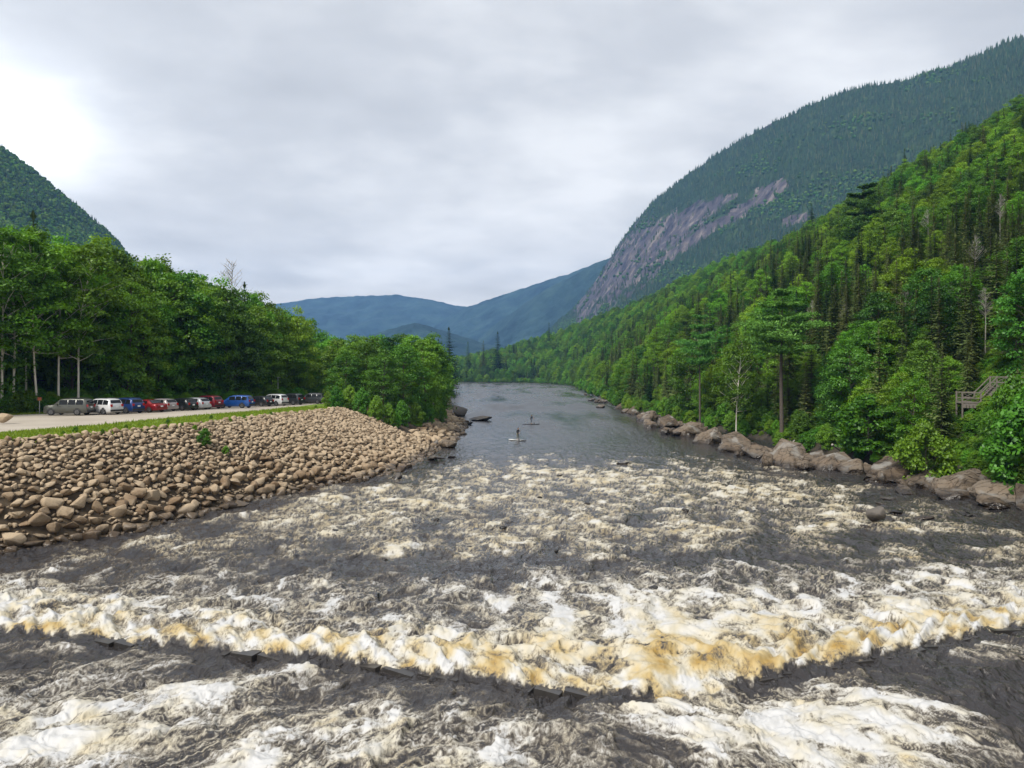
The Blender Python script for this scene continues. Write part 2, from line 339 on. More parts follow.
def make_leafy(name, seed, H, W, base, nclump, nleaf, leaf, bark, mat, lean=.0, profile=.5, flat=.75, trunk_r=.011, forks=1):
    rg = np.random.default_rng(seed); rd = random.Random(seed)
    tb = MB(); la = rd.uniform(0, 6.28); pts = []; 
    nseg = 8
    for i in range(nseg + 1):
        t = i / nseg; off = lean * H * (t ** 1.4) + .012 * H * math.sin(t * 5 + seed)
        pts.append(Vector((math.cos(la) * off, math.sin(la) * off + .008 * H * math.cos(t * 7 + seed), H * .93 * t)))
    tb.tube(pts, [H * trunk_r * (1 - .85 * (i / nseg)) + (H * trunk_r * .5 if i == 0 else 0) for i in range(nseg + 1)], 7)
    def axis(z):
        f = max(0, min(1, z / (H * .93))) * nseg; i = min(int(f), nseg - 1); return pts[i].lerp(pts[i + 1], f - i)
    cs = []; rs = []
    for k in range(nclump):
        t = (k + rg.random()) / nclump; t = t ** .85
        z = H * (base + (1 - base) * t * .96)
        prof = (math.sin(math.pi * min(1, (t * (1 - profile * .3) + .14))) ** .7)
        a = k * 2.399 + rg.random() * 1.2; r = W * prof * (.35 + .65 * math.sqrt(rg.random()))
        ax = axis(z); c = Vector((ax.x + math.cos(a) * r, ax.y + math.sin(a) * r, z + rg.normal() * H * .02))
        cs.append(c); rs.append(W * rg.uniform(.22, .42) * (1.0 if t < .85 else .75))
        if k % 2 == 0 or nclump < 40:
            st = axis(max(z - r * .5 - H * .04, H * base * rd.uniform(.9, 1.5))); mid = st.lerp(c, .5) + Vector((0, 0, .03 * H * rd.uniform(-.5, 1)))
            tb.tube([st, mid, c], [H * trunk_r * .38, H * trunk_r * .22, H * trunk_r * .07], 4, False)
    LV = []; SH = []
    for c, rc in zip(cs, rs):
        n = max(12, int(nleaf * rg.uniform(.7, 1.3) * (rc / (W * .32)) ** 2))
        d = rg.normal(size=(n, 3)); d /= np.linalg.norm(d, axis=1, keepdims=True)
        d[:, 2] = np.where(d[:, 2] < -.3, -d[:, 2] * .6, d[:, 2])
        rad = rc * (.35 + .65 * rg.random(n) ** .6) * (1 + .25 * np.sin(d[:, 0] * 5 + d[:, 1] * 4 + c.x))
        p = np.array(c)[None] + d * rad[:, None] * np.array([1, 1, flat])
        nr = d * .55 + np.array([0, 0, .55]) + rg.normal(size=(n, 3)) * .45
        LV.append(leaf_quads(p, nr, leaf * rg.uniform(.6, 1.25, n), .62, rg)); SH.append(np.clip(rg.normal(.5, .16) + rg.normal(size=n) * .22, 0, 1))
    tv, tf = tb.arrays()
    return tree_mesh_pair(name, tv, tf, np.concatenate(LV), np.concatenate(SH), bark, mat)
def make_spruce(name, seed, H, W, base, mat, bark, whorls=42, nb=8, sparse=0.0, dead=0.2, spray=1.0):
    rg = np.random.default_rng(seed); rd = random.Random(seed); tb = MB()
    lean = rd.uniform(-.015, .015) * H
    tb.tube([(0, 0, 0), (lean * .3, 0, H * .4), (lean, 0, H * .985)], [H * .0095, H * .006, H * .001], 6)
    P = []; Nn = []; SZ = []; SH = []; quads = []
    for i in range(whorls):
        t = (i + rd.random() * .6) / whorls; z = H * (base + (1 - base) * t)
        env = W * ((1 - t) ** .75 * .95 + .05) * (.55 + .45 * min(1, (t + .02) / .14))
        for k in range(nb):
            if rd.random() < sparse: continue
            a = k * 2 * math.pi / nb + i * 1.7 + rd.uniform(-.4, .4); L = env * rd.uniform(.55, 1.15)
            dr = rd.uniform(.10, .45) * (1 - t) + (-.25 * t)
            o_ = np.array([lean * (z / H), 0, z]); dxy = np.array([math.cos(a), math.sin(a), 0]); sd = np.array([-math.sin(a), math.cos(a), 0]); sh = np.clip(rd.gauss(.45, .2), 0, 1)
            nseg = 5 if L > .5 * W else 3
            for j in range(nseg):
                f0 = (j + .1) / nseg
                c = o_ + dxy * L * f0 + np.array([0, 0, -dr * L * f0 ** 1.3 + rd.uniform(-.05, .05) * L])
                for sgn in (-1, 1):
                    wl = L * (.34 * (1 - f0 * .75)) * rd.uniform(.7, 1.3) * spray
                    d = dxy * rd.uniform(.5, .9) + sd * sgn * rd.uniform(.4, .9) + np.array([0, 0, -rd.uniform(.05, .5)])
                    e = c + d * wl; wv = np.array([0, 0, 1]) * wl * .10 + np.cross(d, [0, 0, 1]) * wl * .22
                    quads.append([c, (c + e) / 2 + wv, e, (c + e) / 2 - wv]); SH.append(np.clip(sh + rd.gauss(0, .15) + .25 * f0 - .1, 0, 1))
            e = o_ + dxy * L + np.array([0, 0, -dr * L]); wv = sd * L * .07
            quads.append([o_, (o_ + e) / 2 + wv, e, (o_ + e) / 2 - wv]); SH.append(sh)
    # leader tip
    for k in range(4):
        a = k * 1.57; c = np.array([lean, 0, H * .93]); e = np.array([lean, 0, H]); wv = np.array([math.cos(a), math.sin(a), 0]) * W * .07
        quads.append([c, (c * .6 + e * .4) + wv, e, (c * .6 + e * .4) - wv]); SH.append(.4)
    nd = int(dead * 40)
    for k in range(nd):
        z = H * base * rd.uniform(.25, 1.6); a = rd.uniform(0, 6.28); L = W * rd.uniform(.4, .95)
        tb.tube([(lean * z / H, 0, z), (math.cos(a) * L, math.sin(a) * L, z - L * rd.uniform(-.05, .3))], [.022, .008], 3, False)
    tv, tf = tb.arrays()
    return tree_mesh_pair(name, tv, tf, np.array(quads).reshape(-1, 3), np.array(SH), bark, mat)
def make_pine(name, seed, H, W, base, mat, bark, tiers=8, nb=6):
    rg = np.random.default_rng(seed); rd = random.Random(seed); tb = MB()
    tb.tube([(0, 0, 0), (.1, .05, H * .5), (-.05, 0, H * .97)], [H * .016, H * .011, H * .002], 7)
    LV = []; SH = []
    for i in range(tiers):
        t = i / (tiers - 1); z = H * (base + (1 - base) * (t * .93) + rd.uniform(-.02, .03)); env = W * (1 - .72 * t ** 1.5) * (1 if i else .75)
        for k in range(nb):
            a = k * 2 * math.pi / nb + i * 2.1 + rd.uniform(-.4, .4); L = env * rd.uniform(.35, 1.15); rise = L * rd.uniform(.08, .30)
            tip = np.array([math.cos(a) * L, math.sin(a) * L, z + rise]); mid = tip * .5 + np.array([0, 0, z * .5 - rise * .1 - L * .04])
            tb.tube([(0, 0, z), tuple(mid), tuple(tip)], [.07, .05, .02], 4, False)
            for f in (.38, .58, .78, .95, 1.06):
                for _ in range(3):
                    c = np.array([0, 0, z]) * (1 - f) + tip * f + rg.normal(size=3) * np.array([.13, .13, .03]) * L
                    n = 46; p = c + rg.normal(size=(n, 3)) * np.array([.50, .50, .13]) * (.26 * L)
                    nr = np.array([0, 0, .8]) + rg.normal(size=(n, 3)) * .55
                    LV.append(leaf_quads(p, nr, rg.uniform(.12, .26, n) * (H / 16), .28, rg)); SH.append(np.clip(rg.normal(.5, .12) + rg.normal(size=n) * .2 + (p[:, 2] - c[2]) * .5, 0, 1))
    c = np.array([0, 0, H * .96]); n = 120; p = c + rg.normal(size=(n, 3)) * np.array([.5, .5, .45]); LV.append(leaf_quads(p, rg.normal(size=(n, 3)) + np.array([0, 0, .6]), rg.uniform(.12, .25, n), .28, rg)); SH.append(np.full(n, .6))
    tv, tf = tb.arrays()
    return tree_mesh_pair(name, tv, tf, np.concatenate(LV), np.concatenate(SH), bark, mat)

# prototypes: kind -> list of (trunk, crown, joined), all about 10 m high
PT = {}
PT['leafy_mid'] = [make_leafy('leafy_mid%d' % i, 100 + i, 10, 2.7, .10, 74, 165, .115, M['bark_grey'], M['leaf_mid']) for i in range(4)]
PT['leafy_bright'] = [make_leafy('leafy_bright%d' % i, 140 + i, 10, 2.8, .12, 70, 165, .115, M['bark_grey'], M['leaf_bright']) for i in range(4)]
PT['leafy_deep'] = [make_leafy('leafy_deep%d' % i, 180 + i, 10, 2.8, .04, 80, 165, .115, M['bark_grey'], M['leaf_deep']) for i in range(3)]
PT['birch'] = [make_leafy('birch%d' % i, 220 + i, 10, 2.2, .33, 60, 130, .10, M['bark_birch'], M['leaf_bright'] if i % 2 else M['leaf_mid'], lean=.10, trunk_r=.0075) for i in range(4)]
PT['bush'] = [make_leafy('bush%d' % i, 260 + i, 10, 4.6, .02, 70, 120, .30, M['bark_grey'], M['leaf_bright'] if i < 2 else M['leaf_mid'], trunk_r=.01) for i in range(4)]
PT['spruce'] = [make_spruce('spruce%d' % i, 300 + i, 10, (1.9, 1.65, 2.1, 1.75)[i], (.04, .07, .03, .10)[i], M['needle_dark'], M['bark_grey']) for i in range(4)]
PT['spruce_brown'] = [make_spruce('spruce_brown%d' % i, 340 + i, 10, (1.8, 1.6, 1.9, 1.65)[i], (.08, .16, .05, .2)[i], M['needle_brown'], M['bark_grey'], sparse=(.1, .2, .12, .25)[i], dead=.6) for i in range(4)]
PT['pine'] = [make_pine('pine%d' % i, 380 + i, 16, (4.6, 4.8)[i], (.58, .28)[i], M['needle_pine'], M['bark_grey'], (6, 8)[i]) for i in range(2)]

def place_tree(kind, var, loc, H, rz, label, cat, group=None, wide=1.0, nm=None):
    ref = 16.0 if kind == 'pine' else 10.0; s = H / ref
    base = {'leafy_mid': 'broadleaf_tree', 'leafy_bright': 'broadleaf_tree', 'leafy_deep': 'broadleaf_tree', 'birch': 'birch_tree', 'bush': 'shrub', 'spruce': 'spruce_tree', 'spruce_brown': 'spruce_tree', 'pine': 'pine_tree'}[kind]
    t = thing(nm or base, label, cat, loc, rz, group, (s * wide, s * wide, s))
    mt, mc, _ = PT[kind][var % len(PT[kind])]
    link('trunk' if kind != 'bush' else 'stem', mt, t); link('crown' if kind != 'bush' else 'foliage', mc, t); return t

def scatter_gn(name, label, cat, pts, kinds, scl, rot, protos):
    """one object of kind stuff that holds a forest mass"""
    me = bpy.data.meshes.new(name); me.vertices.add(len(pts)); me.vertices.foreach_set('co', np.asarray(pts, np.float32).ravel())
    a = me.attributes.new('kind_id', 'INT', 'POINT'); a.data.foreach_set('value', np.asarray(kinds, np.int32))
    a = me.attributes.new('scl', 'FLOAT_VECTOR', 'POINT'); a.data.foreach_set('vector', np.asarray(scl, np.float32).ravel())
    a = me.attributes.new('rot', 'FLOAT_VECTOR', 'POINT'); a.data.foreach_set('vector', np.asarray(rot, np.float32).ravel())
    o = link(name, me); o['kind'] = 'stuff'; tag(o, label, cat)
    ng = bpy.data.node_groups.new(name, 'GeometryNodeTree')
    ng.interface.new_socket('Geometry', in_out='INPUT', socket_type='NodeSocketGeometry'); ng.interface.new_socket('Geometry', in_out='OUTPUT', socket_type='NodeSocketGeometry')
    gi = ng.nodes.new('NodeGroupInput'); go = ng.nodes.new('NodeGroupOutput'); jn = ng.nodes.new('GeometryNodeJoinGeometry'); L = ng.links
    def attr(nm, dt):
        n = ng.nodes.new('GeometryNodeInputNamedAttribute'); n.data_type = dt; n.inputs['Name'].default_value = nm; return [s for s in n.outputs if s.enabled][0]
    ka, sa, ra = attr('kind_id', 'INT'), attr('scl', 'FLOAT_VECTOR'), attr('rot', 'FLOAT_VECTOR')
    for k, pm in enumerate(protos):
        po = bpy.data.objects.new(name + '_source', pm)
        oi = ng.nodes.new('GeometryNodeObjectInfo'); oi.inputs['Object'].default_value = po; oi.inputs['As Instance'].default_value = True
        cp = ng.nodes.new('FunctionNodeCompare'); cp.data_type = 'INT'; cp.operation = 'EQUAL'
        ins = [s for s in cp.inputs if s.enabled]; L.new(ka, ins[0]); ins[1].default_value = k
        ip = ng.nodes.new('GeometryNodeInstanceOnPoints'); L.new(gi.outputs[0], ip.inputs['Points']); L.new(cp.outputs[0], ip.inputs['Selection'])
        L.new(oi.outputs['Geometry'], ip.inputs['Instance']); L.new(ra, ip.inputs['Rotation']); L.new(sa, ip.inputs['Scale']); L.new(ip.outputs[0], jn.inputs[0])
    L.new(jn.outputs[0], go.inputs[0])
    md = o.modifiers.new('scatter', 'NODES'); md.node_group = ng; return o

def proj(x, y, z): return 512 + x / y * FPX, HZ - (z - CAM_H) / y * FPX

# ---- right hillside forest: candidates
cand = []
taken = {}
def free(x, y, d):
    gx, gy = int(x // 4), int(y // 4)
    for i in range(gx - 1, gx + 2):
        for j in range(gy - 1, gy + 2):
            for (a, b_) in taken.get((i, j), ()):
                if (a - x) ** 2 + (b_ - y) ** 2 < d * d: return False
    return True
def take(x, y): taken.setdefault((int(x // 4), int(y // 4)), []).append((x, y))

# named single trees on the right bank first
def right_tree(px, depth, kind, var, Htop_py, label, cat, wide=1.0, group=None, rz=None):
    u, _ = ray(px, 0); x = u * depth; z = zright(x, depth) - .15
    H = CAM_H + (HZ - Htop_py) / FPX * depth - z
    take(x, depth); return place_tree(kind, var, (x, depth, z), H, random.uniform(0, 6.28) if rz is None else rz, label, cat, group, wide)
right_tree(782, 99, 'pine', 0, 294, 'tall white pine with bare trunk and flat umbrella crown on the right bank', 'pine tree', .95)
right_tree(864, 168, 'pine', 1, 184, 'big layered pine with dark horizontal boughs high on the right slope', 'pine tree', 1.15)
right_tree(1004, 150, 'pine', 1, 158, 'large spreading pine at the right frame edge high on the slope', 'pine tree', 1.1)
right_tree(958, 250, 'spruce', 0, 140, 'dark pointed spruce breaking the upper right skyline', 'spruce tree', 1.25)
right_tree(812, 400, 'spruce', 2, 203, 'dark spruce standing alone above the skyline under the bare rock patch', 'spruce tree', 1.2)
right_tree(905, 285, 'spruce', 2, 148, 'narrow dark spruce just over the leafy ridge of the right slope', 'spruce tree', .9)
for _d in (84, 87, 90, 93, 96):
    for _p in (762, 774, 786, 798): take((_p - 512) / FPX * _d, _d)
for _x, _y in ((42.5, 66), (43, 69), (44, 71), (44, 68), (45, 72), (46, 74), (48, 74), (50, 75), (47, 71), (45.5, 69), (49, 72), (43, 72), (41.5, 68)): take(_x, _y)
right_tree(1016, 60.5, 'bush', 0, 378, 'big bright green bush in front of the wooden stairs', 'bush', .5)
right_tree(1030, 58, 'bush', 2, 392, 'green bush at the right frame edge beside the wooden stairs', 'bush', .8)
right_tree(926, 66, 'bush', 1, 424, 'low bright bush on the rocks left of the wooden stairs', 'bush', .75)
right_tree(868, 80, 'bush', 0, 396, 'rounded bright bush below the yellowish treetop on the right bank', 'bush', 1.1)
right_tree(866, 86, 'leafy_bright', 1, 366, 'small yellowish leafy tree rising behind the rounded bank bush', 'leafy tree', .5)
right_tree(885, 98, 'leafy_bright', 2, 330, 'light green broadleaf tree in mid bank right of the white pine', 'leafy tree', .95)
right_tree(872, 150, 'leafy_bright', 3, 280, 'single bright leafy tree among brown spruces on the mid slope', 'leafy tree', .9)
right_tree(735, 108, 'birch', 1, 335, 'slim light birch left of the white pine on the right bank', 'birch tree', .9)
right_tree(690, 138, 'leafy_mid', 1, 340, 'bushy green tree overhanging the water on the right bank', 'leafy tree', 1.0)
right_tree(700, 125, 'pine', 0, 318, 'smaller pine with thin crown left of the birch on the right bank', 'pine tree', .6)

# random fill by area
def fill(n, ulo, uhi, slo, shi, dmin, hrange):
    us = rng.uniform(ulo, uhi, n); sv = rng.uniform(slo, shi, n); x, y, z = hill_pt(us, sv)
    dn = fbm(x * .02, y * .02, 3, 77)
    for i in range(n):
        d = dmin * rng.uniform(.85, 1.2)
        if y[i] < 20 or not free(x[i], y[i], d): continue
        take(x[i], y[i]); pd = .50 + 1.0 * dn[i] + .35 * sstep(.55, .95, sv[i]) + .22 * sstep(300, 500, y[i]) - .2 * (sv[i] < .35)
        r = rng.random()
        if r < pd: k = ('leafy_bright', 'leafy_mid', 'leafy_bright', 'leafy_deep')[int(rng.integers(4))]
        elif rng.random() < (.72 if sv[i] < .7 and y[i] < 300 else .35): k = 'spruce_brown'
        else: k = 'spruce'
        H = rng.uniform(*hrange) * (1.0 if 'spruce' in k else .88)
        cand.append((float(x[i]), float(y[i]), float(z[i]) - .2, k, int(rng.integers(4)), float(H), float(rng.uniform(0, 6.28)), float(sv[i])))
ku = np.linspace(0, 1, NU)
def u_of_y(y): return float(np.interp(y, BR[:NU // 1, 1][:int(NU * .85)], ku[:int(NU * .85)]))
fill(14000, u_of_y(20), u_of_y(130), .02, 1.12, 2.15, (6, 13.5))
fill(14000, u_of_y(130), u_of_y(330), .02, 1.15, 2.5, (6.5, 14))
fill(14000, u_of_y(330), 1.0, .02, 1.15, 3.2, (9, 15))
def size_px(c):
    x, y, z, k, v, H, rz, s = c; px, py = proj(x, y, z + H * .6)
    if not (-25 < px < 1050) or py < -40: return 0
    return H / y * FPX
order = sorted(range(len(cand)), key=lambda i: -size_px(cand[i]))
single = {}; nsp = nlf = 0; stuff = []
ZL = [('low on the right bank', .12), ('on the lower right slope', .3), ('on the middle right slope', .55), ('on the upper right slope', 9)]
KL = {'leafy_mid': 'mid green broadleaf tree', 'leafy_bright': 'bright light green broadleaf tree', 'leafy_deep': 'deep green broadleaf tree', 'spruce': 'dark green spruce', 'spruce_brown': 'sparse grey brown spruce'}
for i in order:
    c = cand[i]; x, y, z, k, v, H, rz, s = c; sp = 'spruce' in k
    # skip most of those wholly behind nearer ones: only front slopes facing the camera count
    if size_px(c) > 0 and ((sp and nsp < 285) or (not sp and nlf < 285)):
        nsp += sp; nlf += (not sp); zn = next(n for n, lim in ZL if s < lim)
        dist = 'nearer part' if y < 110 else 'farther part'
        lab = '%s in the mixed forest %s, %s' % (KL[k], zn, dist)
        place_tree(k, v, (x, y, z), H, rz, lab, 'spruce tree' if sp else 'leafy tree', '%ss %s, %s' % (KL[k], zn, dist))
    else: stuff.append(c)
KN = ['leafy_mid', 'leafy_bright', 'leafy_deep', 'spruce', 'spruce_brown']
protos = [PT[k][v % len(PT[k])][2] for k in KN for v in range(4)]
scatter_gn('hillside_forest', 'dense mixed forest of spruces and broadleaf trees covering the right hillside and far bank', 'forest',
           [c[:3] for c in stuff], [KN.index(c[3]) * 4 + c[4] for c in stuff], [(c[5] / 10,) * 3 for c in stuff], [(0, 0, c[6]) for c in stuff], protos)
print('trees right', len(cand), 'stuff', len(stuff))

# ---- left forest behind the parked cars
def ltree(px, depth, kind, var, top_py, label, cat, group=None, wide=1.0, rz=None, dz=-.1):
    x = ray(px, 0)[0] * depth; z = float(zleft(x, depth)) + dz; H = CAM_H + (HZ - top_py) / FPX * depth - z
    take(x, depth); return place_tree(kind, var, (x, depth, z), H, random.uniform(0, 6.28) if rz is None else rz, label, cat, group, wide)
def back_depth(px):      # depth at which the ray of column px meets the rear edge of the lot
    yy = np.linspace(40, 150, 600); k = int(np.argmin(np.abs((px - 512) / FPX * yy - (lb(yy) - 2.2)))); return float(yy[k])
BD = lambda px: back_depth(px) - .6
GB = 'leaning pale birches at the left end of the forest'
ltree(37, BD(37), 'birch', 0, 236, 'leaning birch with thick pale trunk left of the parked cars', 'birch tree', wide=.95, rz=.2)
ltree(2, BD(2), 'birch', 2, 232, 'slim pale birch trunk beside the left frame edge', 'birch tree', rz=.5)
ltree(14, BD(14), 'birch', 3, 228, 'slanting pale birch second from the left frame edge', 'birch tree', rz=.1)
ltree(58, BD(58), 'birch', 1, 240, 'thin birch rising behind the grey car at the row end', 'birch tree', rz=.4)
ltree(76, BD(76), 'birch', 2, 244, 'birch with open airy crown behind the white crossover', 'birch tree', rz=1.2)
ltree(34, 118, 'spruce', 0, 209, 'dark spruce tip poking above the leafy trees at far left', 'spruce tree', wide=1.3)
ltree(243, 128, 'spruce', 2, 281, 'small pointed spruce beside the bare dead treetop', 'spruce tree', wide=1.1)
# front row with dense low crowns, then two rows behind
tops = lambda px: float(np.interp(px, [-260, -100, 0, 60, 110, 140, 185, 215, 250, 285, 305, 320], [210, 214, 224, 236, 242, 254, 266, 275, 289, 303, 312, 330]))
nfr = 0
for row, (off, step, p) in enumerate(((1.5, 15, 0), (7, 15, .3), (13, 17, .6), (21, 20, .9))):
    px = -250
    while px < 322:
        px += step * random.uniform(.75, 1.25); d = back_depth(px) + off + random.uniform(-1, 2); x = ray(px, 0)[0] * d
        if not free(x, d, 2.2): continue
        tp = tops(px) + random.uniform(0, 16) + (26 if row == 0 and random.random() < .6 else 0)
        if px < 100: k = random.choice(['leafy_bright', 'leafy_mid', 'birch', 'birch'] if row > 1 else ['birch', 'leafy_mid', 'leafy_bright'])
        elif px < 255: k = random.choice(['leafy_mid', 'leafy_bright', 'leafy_mid', 'leafy_bright'] if row else ['leafy_deep', 'leafy_mid', 'leafy_bright', 'leafy_mid'])
        else: k = random.choice(['leafy_bright', 'leafy_mid', 'leafy_mid'])
        sec = 'near the first parked cars' if px < 110 else ('near the middle cars' if px < 215 else 'near the farthest cars')
        nm = {'leafy_mid': 'mid green broadleaf tree', 'leafy_bright': 'light green broadleaf tree', 'leafy_deep': 'deep green broadleaf tree', 'birch': 'pale trunked birch'}[k]
        rw = 'front rows of left forest' if row < 2 else 'rear rows of left forest'
        ltree(px, d, k, random.randrange(4), tp, '%s, %s %s' % (nm, rw, sec), 'birch tree' if k == 'birch' else 'leafy tree', '%ss in the %s %s' % (nm, rw, sec), wide=random.uniform(.75, 1.0))
# bare dead treetop
dt = MB(); rd = random.Random(5); H = 17.5
dt.tube([(0, 0, 0), (.2, 0, H * .5), (.1, 0, H)], [.16, .11, .02], 6)
for k in range(46):
    z = H * rd.uniform(.6, .98); a = rd.uniform(0, 6.28); L = (H - z) * .42 + .5; tip = Vector((math.cos(a) * L * .8, math.sin(a) * L * .8, z + L * .8)); dt.tube([(.12, 0, z), tip], [.04, .012], 3, False)
    for j in range(4):
        f = rd.uniform(.3, 1); q = Vector((.12, 0, z)).lerp(tip, f); dt.tube([q, q + Vector((rd.uniform(-.5, .5), rd.uniform(-.5, .5), rd.uniform(.1, .6)))], [.02, .008], 3, False)
x = ray(231, 0)[0] * 124; zt = float(zleft(x, 124)); Ht = CAM_H + (HZ - 261) / FPX * 124 - zt
t = thing('dead_tree', 'bare grey dead treetop sticking out of the left forest', 'dead tree', (x, 124, zt), 0, None, Ht / H); link('trunk', dt.me('dead_trunk', M['bark_dead']), t)

dead_me = t.children[0].data
for px, d, hpx in ((905, 100, 62), (950, 92, 70), (975, 105, 66), (846, 118, 48), (1000, 120, 60), (812, 130, 44), (928, 140, 52), (760, 140, 40), (985, 84, 74), (886, 170, 40), (700, 170, 34), (1012, 96, 60)):
    x = ray(px, 0)[0] * d; hh = hpx * d / FPX; ds = thing('dead_tree', 'bare grey snag standing among the spruces on the right slope', 'dead tree', (x, d, zright(x, d) - .2), px, 'bare grey snags on the right slope', hh / H); link('trunk', dead_me, ds)
# forest mass left of the frame, behind the first rows and along the far left bank
sp_ = []
for i in range(2600):
    y = random.uniform(30, 640); 
    if y < 140: x = float(lb(y)) - random.uniform(24, 130)
    else: x = float(bx(y)) - random.uniform(5 if y > 190 else 22, 110)
    if not free(x, y, 3.2): continue
    take(x, y); k = random.choice([0, 1, 1, 2, 3]) if y < 330 else random.choice([0, 1, 2, 3, 3, 3]); hh = random.uniform(9, 13) if k < 3 else random.uniform(9, 15)
    if y < 140: hh = random.uniform(13, 18) - .06 * (y - 70)
    u_ = x / y * FPX + 512
    if 300 < u_ < 470 and y < 420: hh = min(hh, (CAM_H + 28 / FPX * y) - 4.2 - random.uniform(0, 2))
    if hh < 4: continue
    sp_.append((x, y, float(zleft(x, y)) - .2, k * 4 + random.randrange(4), hh / 10, random.uniform(0, 6.28)))
scatter_gn('riverside_forest', 'leafy forest continuing behind the left tree wall and along the far left bank', 'forest', [s[:3] for s in sp_], [s[3] for s in sp_], [(s[4],) * 3 for s in sp_], [(0, 0, s[5]) for s in sp_], protos)

# far bend of the river: tall dark spruces that stand above the rest
for px, d, tp, k, lab in ((450, 330, 326, 'spruce', 'tall dark spruce with ragged tip above the leafy point'), (498, 640, 331, 'spruce', 'tallest far spruce at the river bend'),
                          (468, 640, 341, 'spruce', 'thin far spruce left of the tallest one at the bend'), (483, 645, 340, 'spruce_brown', 'grey brown far spruce between the two at the river bend'),
                          (549, 690, 322, 'spruce', 'spruce tip on the low skyline under the cliff foot'), (438, 400, 338, 'spruce', 'dark spruce tip just left of the ragged tall spruce'),
                          (327, 210, 333, 'spruce', 'left of two spruce tips behind the leafy point'), (334, 215, 336, 'spruce', 'right of two spruce tips behind the leafy point')):
    x = ray(px, 0)[0] * d; z = float(zleft(x, d)) if px < 460 else zright(x, d); H = CAM_H + (HZ - tp) / FPX * d - z
    place_tree(k, int(px), (x, d, z - .2), H, random.uniform(0, 6), lab, 'spruce tree', None, 1.25 if H > 14 else 1.3)

# leafy point between the lot and the river
pts_ = [(338, 128, 338, 'leafy_mid', .95), (352, 120, 335, 'leafy_mid', .9), (346, 108, 352, 'leafy_deep', 1.0), (366, 112, 342, 'leafy_deep', 1.0), (372, 125, 336, 'leafy_mid', 1.0), (384, 106, 350, 'leafy_deep', 1.0), (392, 122, 336, 'leafy_deep', .9),
        (404, 112, 344, 'leafy_deep', .95), (412, 126, 334, 'leafy_mid', .95), (424, 118, 339, 'leafy_mid', .8), (430, 130, 333, 'leafy_mid', .95), (430, 138, 338, 'leafy_bright', .8), (435, 146, 343, 'leafy_mid', .75), (438, 160, 348, 'leafy_mid', .75), (330, 140, 336, 'leafy_mid', .9), (318, 150, 334, 'leafy_mid', .95), (378, 140, 334, 'leafy_mid', 1), (400, 145, 334, 'leafy_mid', 1), (360, 145, 336, 'leafy_mid', 1)]
for i, (px, d, tp, k, w) in enumerate(pts_):
    nm = {'leafy_mid': 'mid green', 'leafy_bright': 'light green', 'leafy_deep': 'deep green'}[k]; sd = 'lot side' if px < 375 else 'river side'
    ltree(px, d, k, i, tp, '%s tree in the leafy clump on the point, %s' % (nm, sd), 'leafy tree', '%s trees on the point, %s' % (nm, sd), wide=w * 1.15, dz=-.4)
for i, (px, d, h, k) in enumerate(((336, 97, 3.0, 3), (350, 99, 3.4, 2), (362, 98, 3.6, 3), (376, 97, 3.4, 2), (388, 98, 3.0, 3), (402, 103, 3.6, 2), (416, 108, 3.6, 3), (428, 116, 3.8, 1), (440, 124, 3.6, 2), (328, 101, 2.4, 3), (440, 135, 4.0, 3), (396, 99, 2.2, 1))):
    x = ray(px, 0)[0] * d; place_tree('bush', k, (x, d, float(zleft(x, d)) - .3), h, i * 1.3, '%s shrub at the foot of the leafy clump, %s' % ('bright' if k < 2 else 'dark green', 'by the riprap' if px < 395 else 'by the river boulders'), 'bush', '%s shrubs under the leafy clump, %s' % ('bright' if k < 2 else 'dark green', 'riprap side' if px < 395 else 'river side'), .62)

# ferny shrubs along the forest edge and weeds in the riprap
for i in range(26):
    px = -40 + i * 13.5 + random.uniform(-4, 4); d = back_depth(px) + random.uniform(-.6, .6) + (0 if px > 60 else -1.0); x = ray(px, 0)[0] * d
    place_tree('bush', i, (x, d, float(zleft(x, d)) - .15), random.uniform(1.1, 2.0) * (1.25 if px < 130 else 1), random.uniform(0, 6), 'low leafy shrub along the forest edge %s' % ('left of and behind the first cars' if px < 125 else 'behind the car row'), 'bush', 'low shrubs along the forest edge, %s' % ('first cars' if px < 125 else 'rest of the row'), .8)
for px, py, h, lab in (*[(60 + 21 * k + random.uniform(-6, 6), 441 - (60 + 21 * k) * .098 + random.uniform(-2, 4), random.uniform(.3, .6), 'small green weed tuft at the top edge of the riprap') for k in range(13)], (205, 447, 1.5, 'bright green weed bush growing out of the riprap stones'), (226, 455, .8, 'smaller weed tuft right of the bright riprap bush'), (195, 431, .6, 'tiny weed tuft at the top edge of the riprap above the bush'), (20, 411, 1.5, 'bright shrub beside the big boulder at the lot edge')):
    # meet the slope along the ray
    for d in np.arange(40, 110, .25):
        p = at(px, py, d)
        if p.z <= float(zleft(p.x, d)): break
    place_tree('bush', 0, (p.x, p.y, float(zleft(p.x, p.y)) - .1), h, 1.0, lab, 'weed' if h < 1 else 'bush', 'weed tufts along the riprap top' if 'small green' in lab else None, .75)

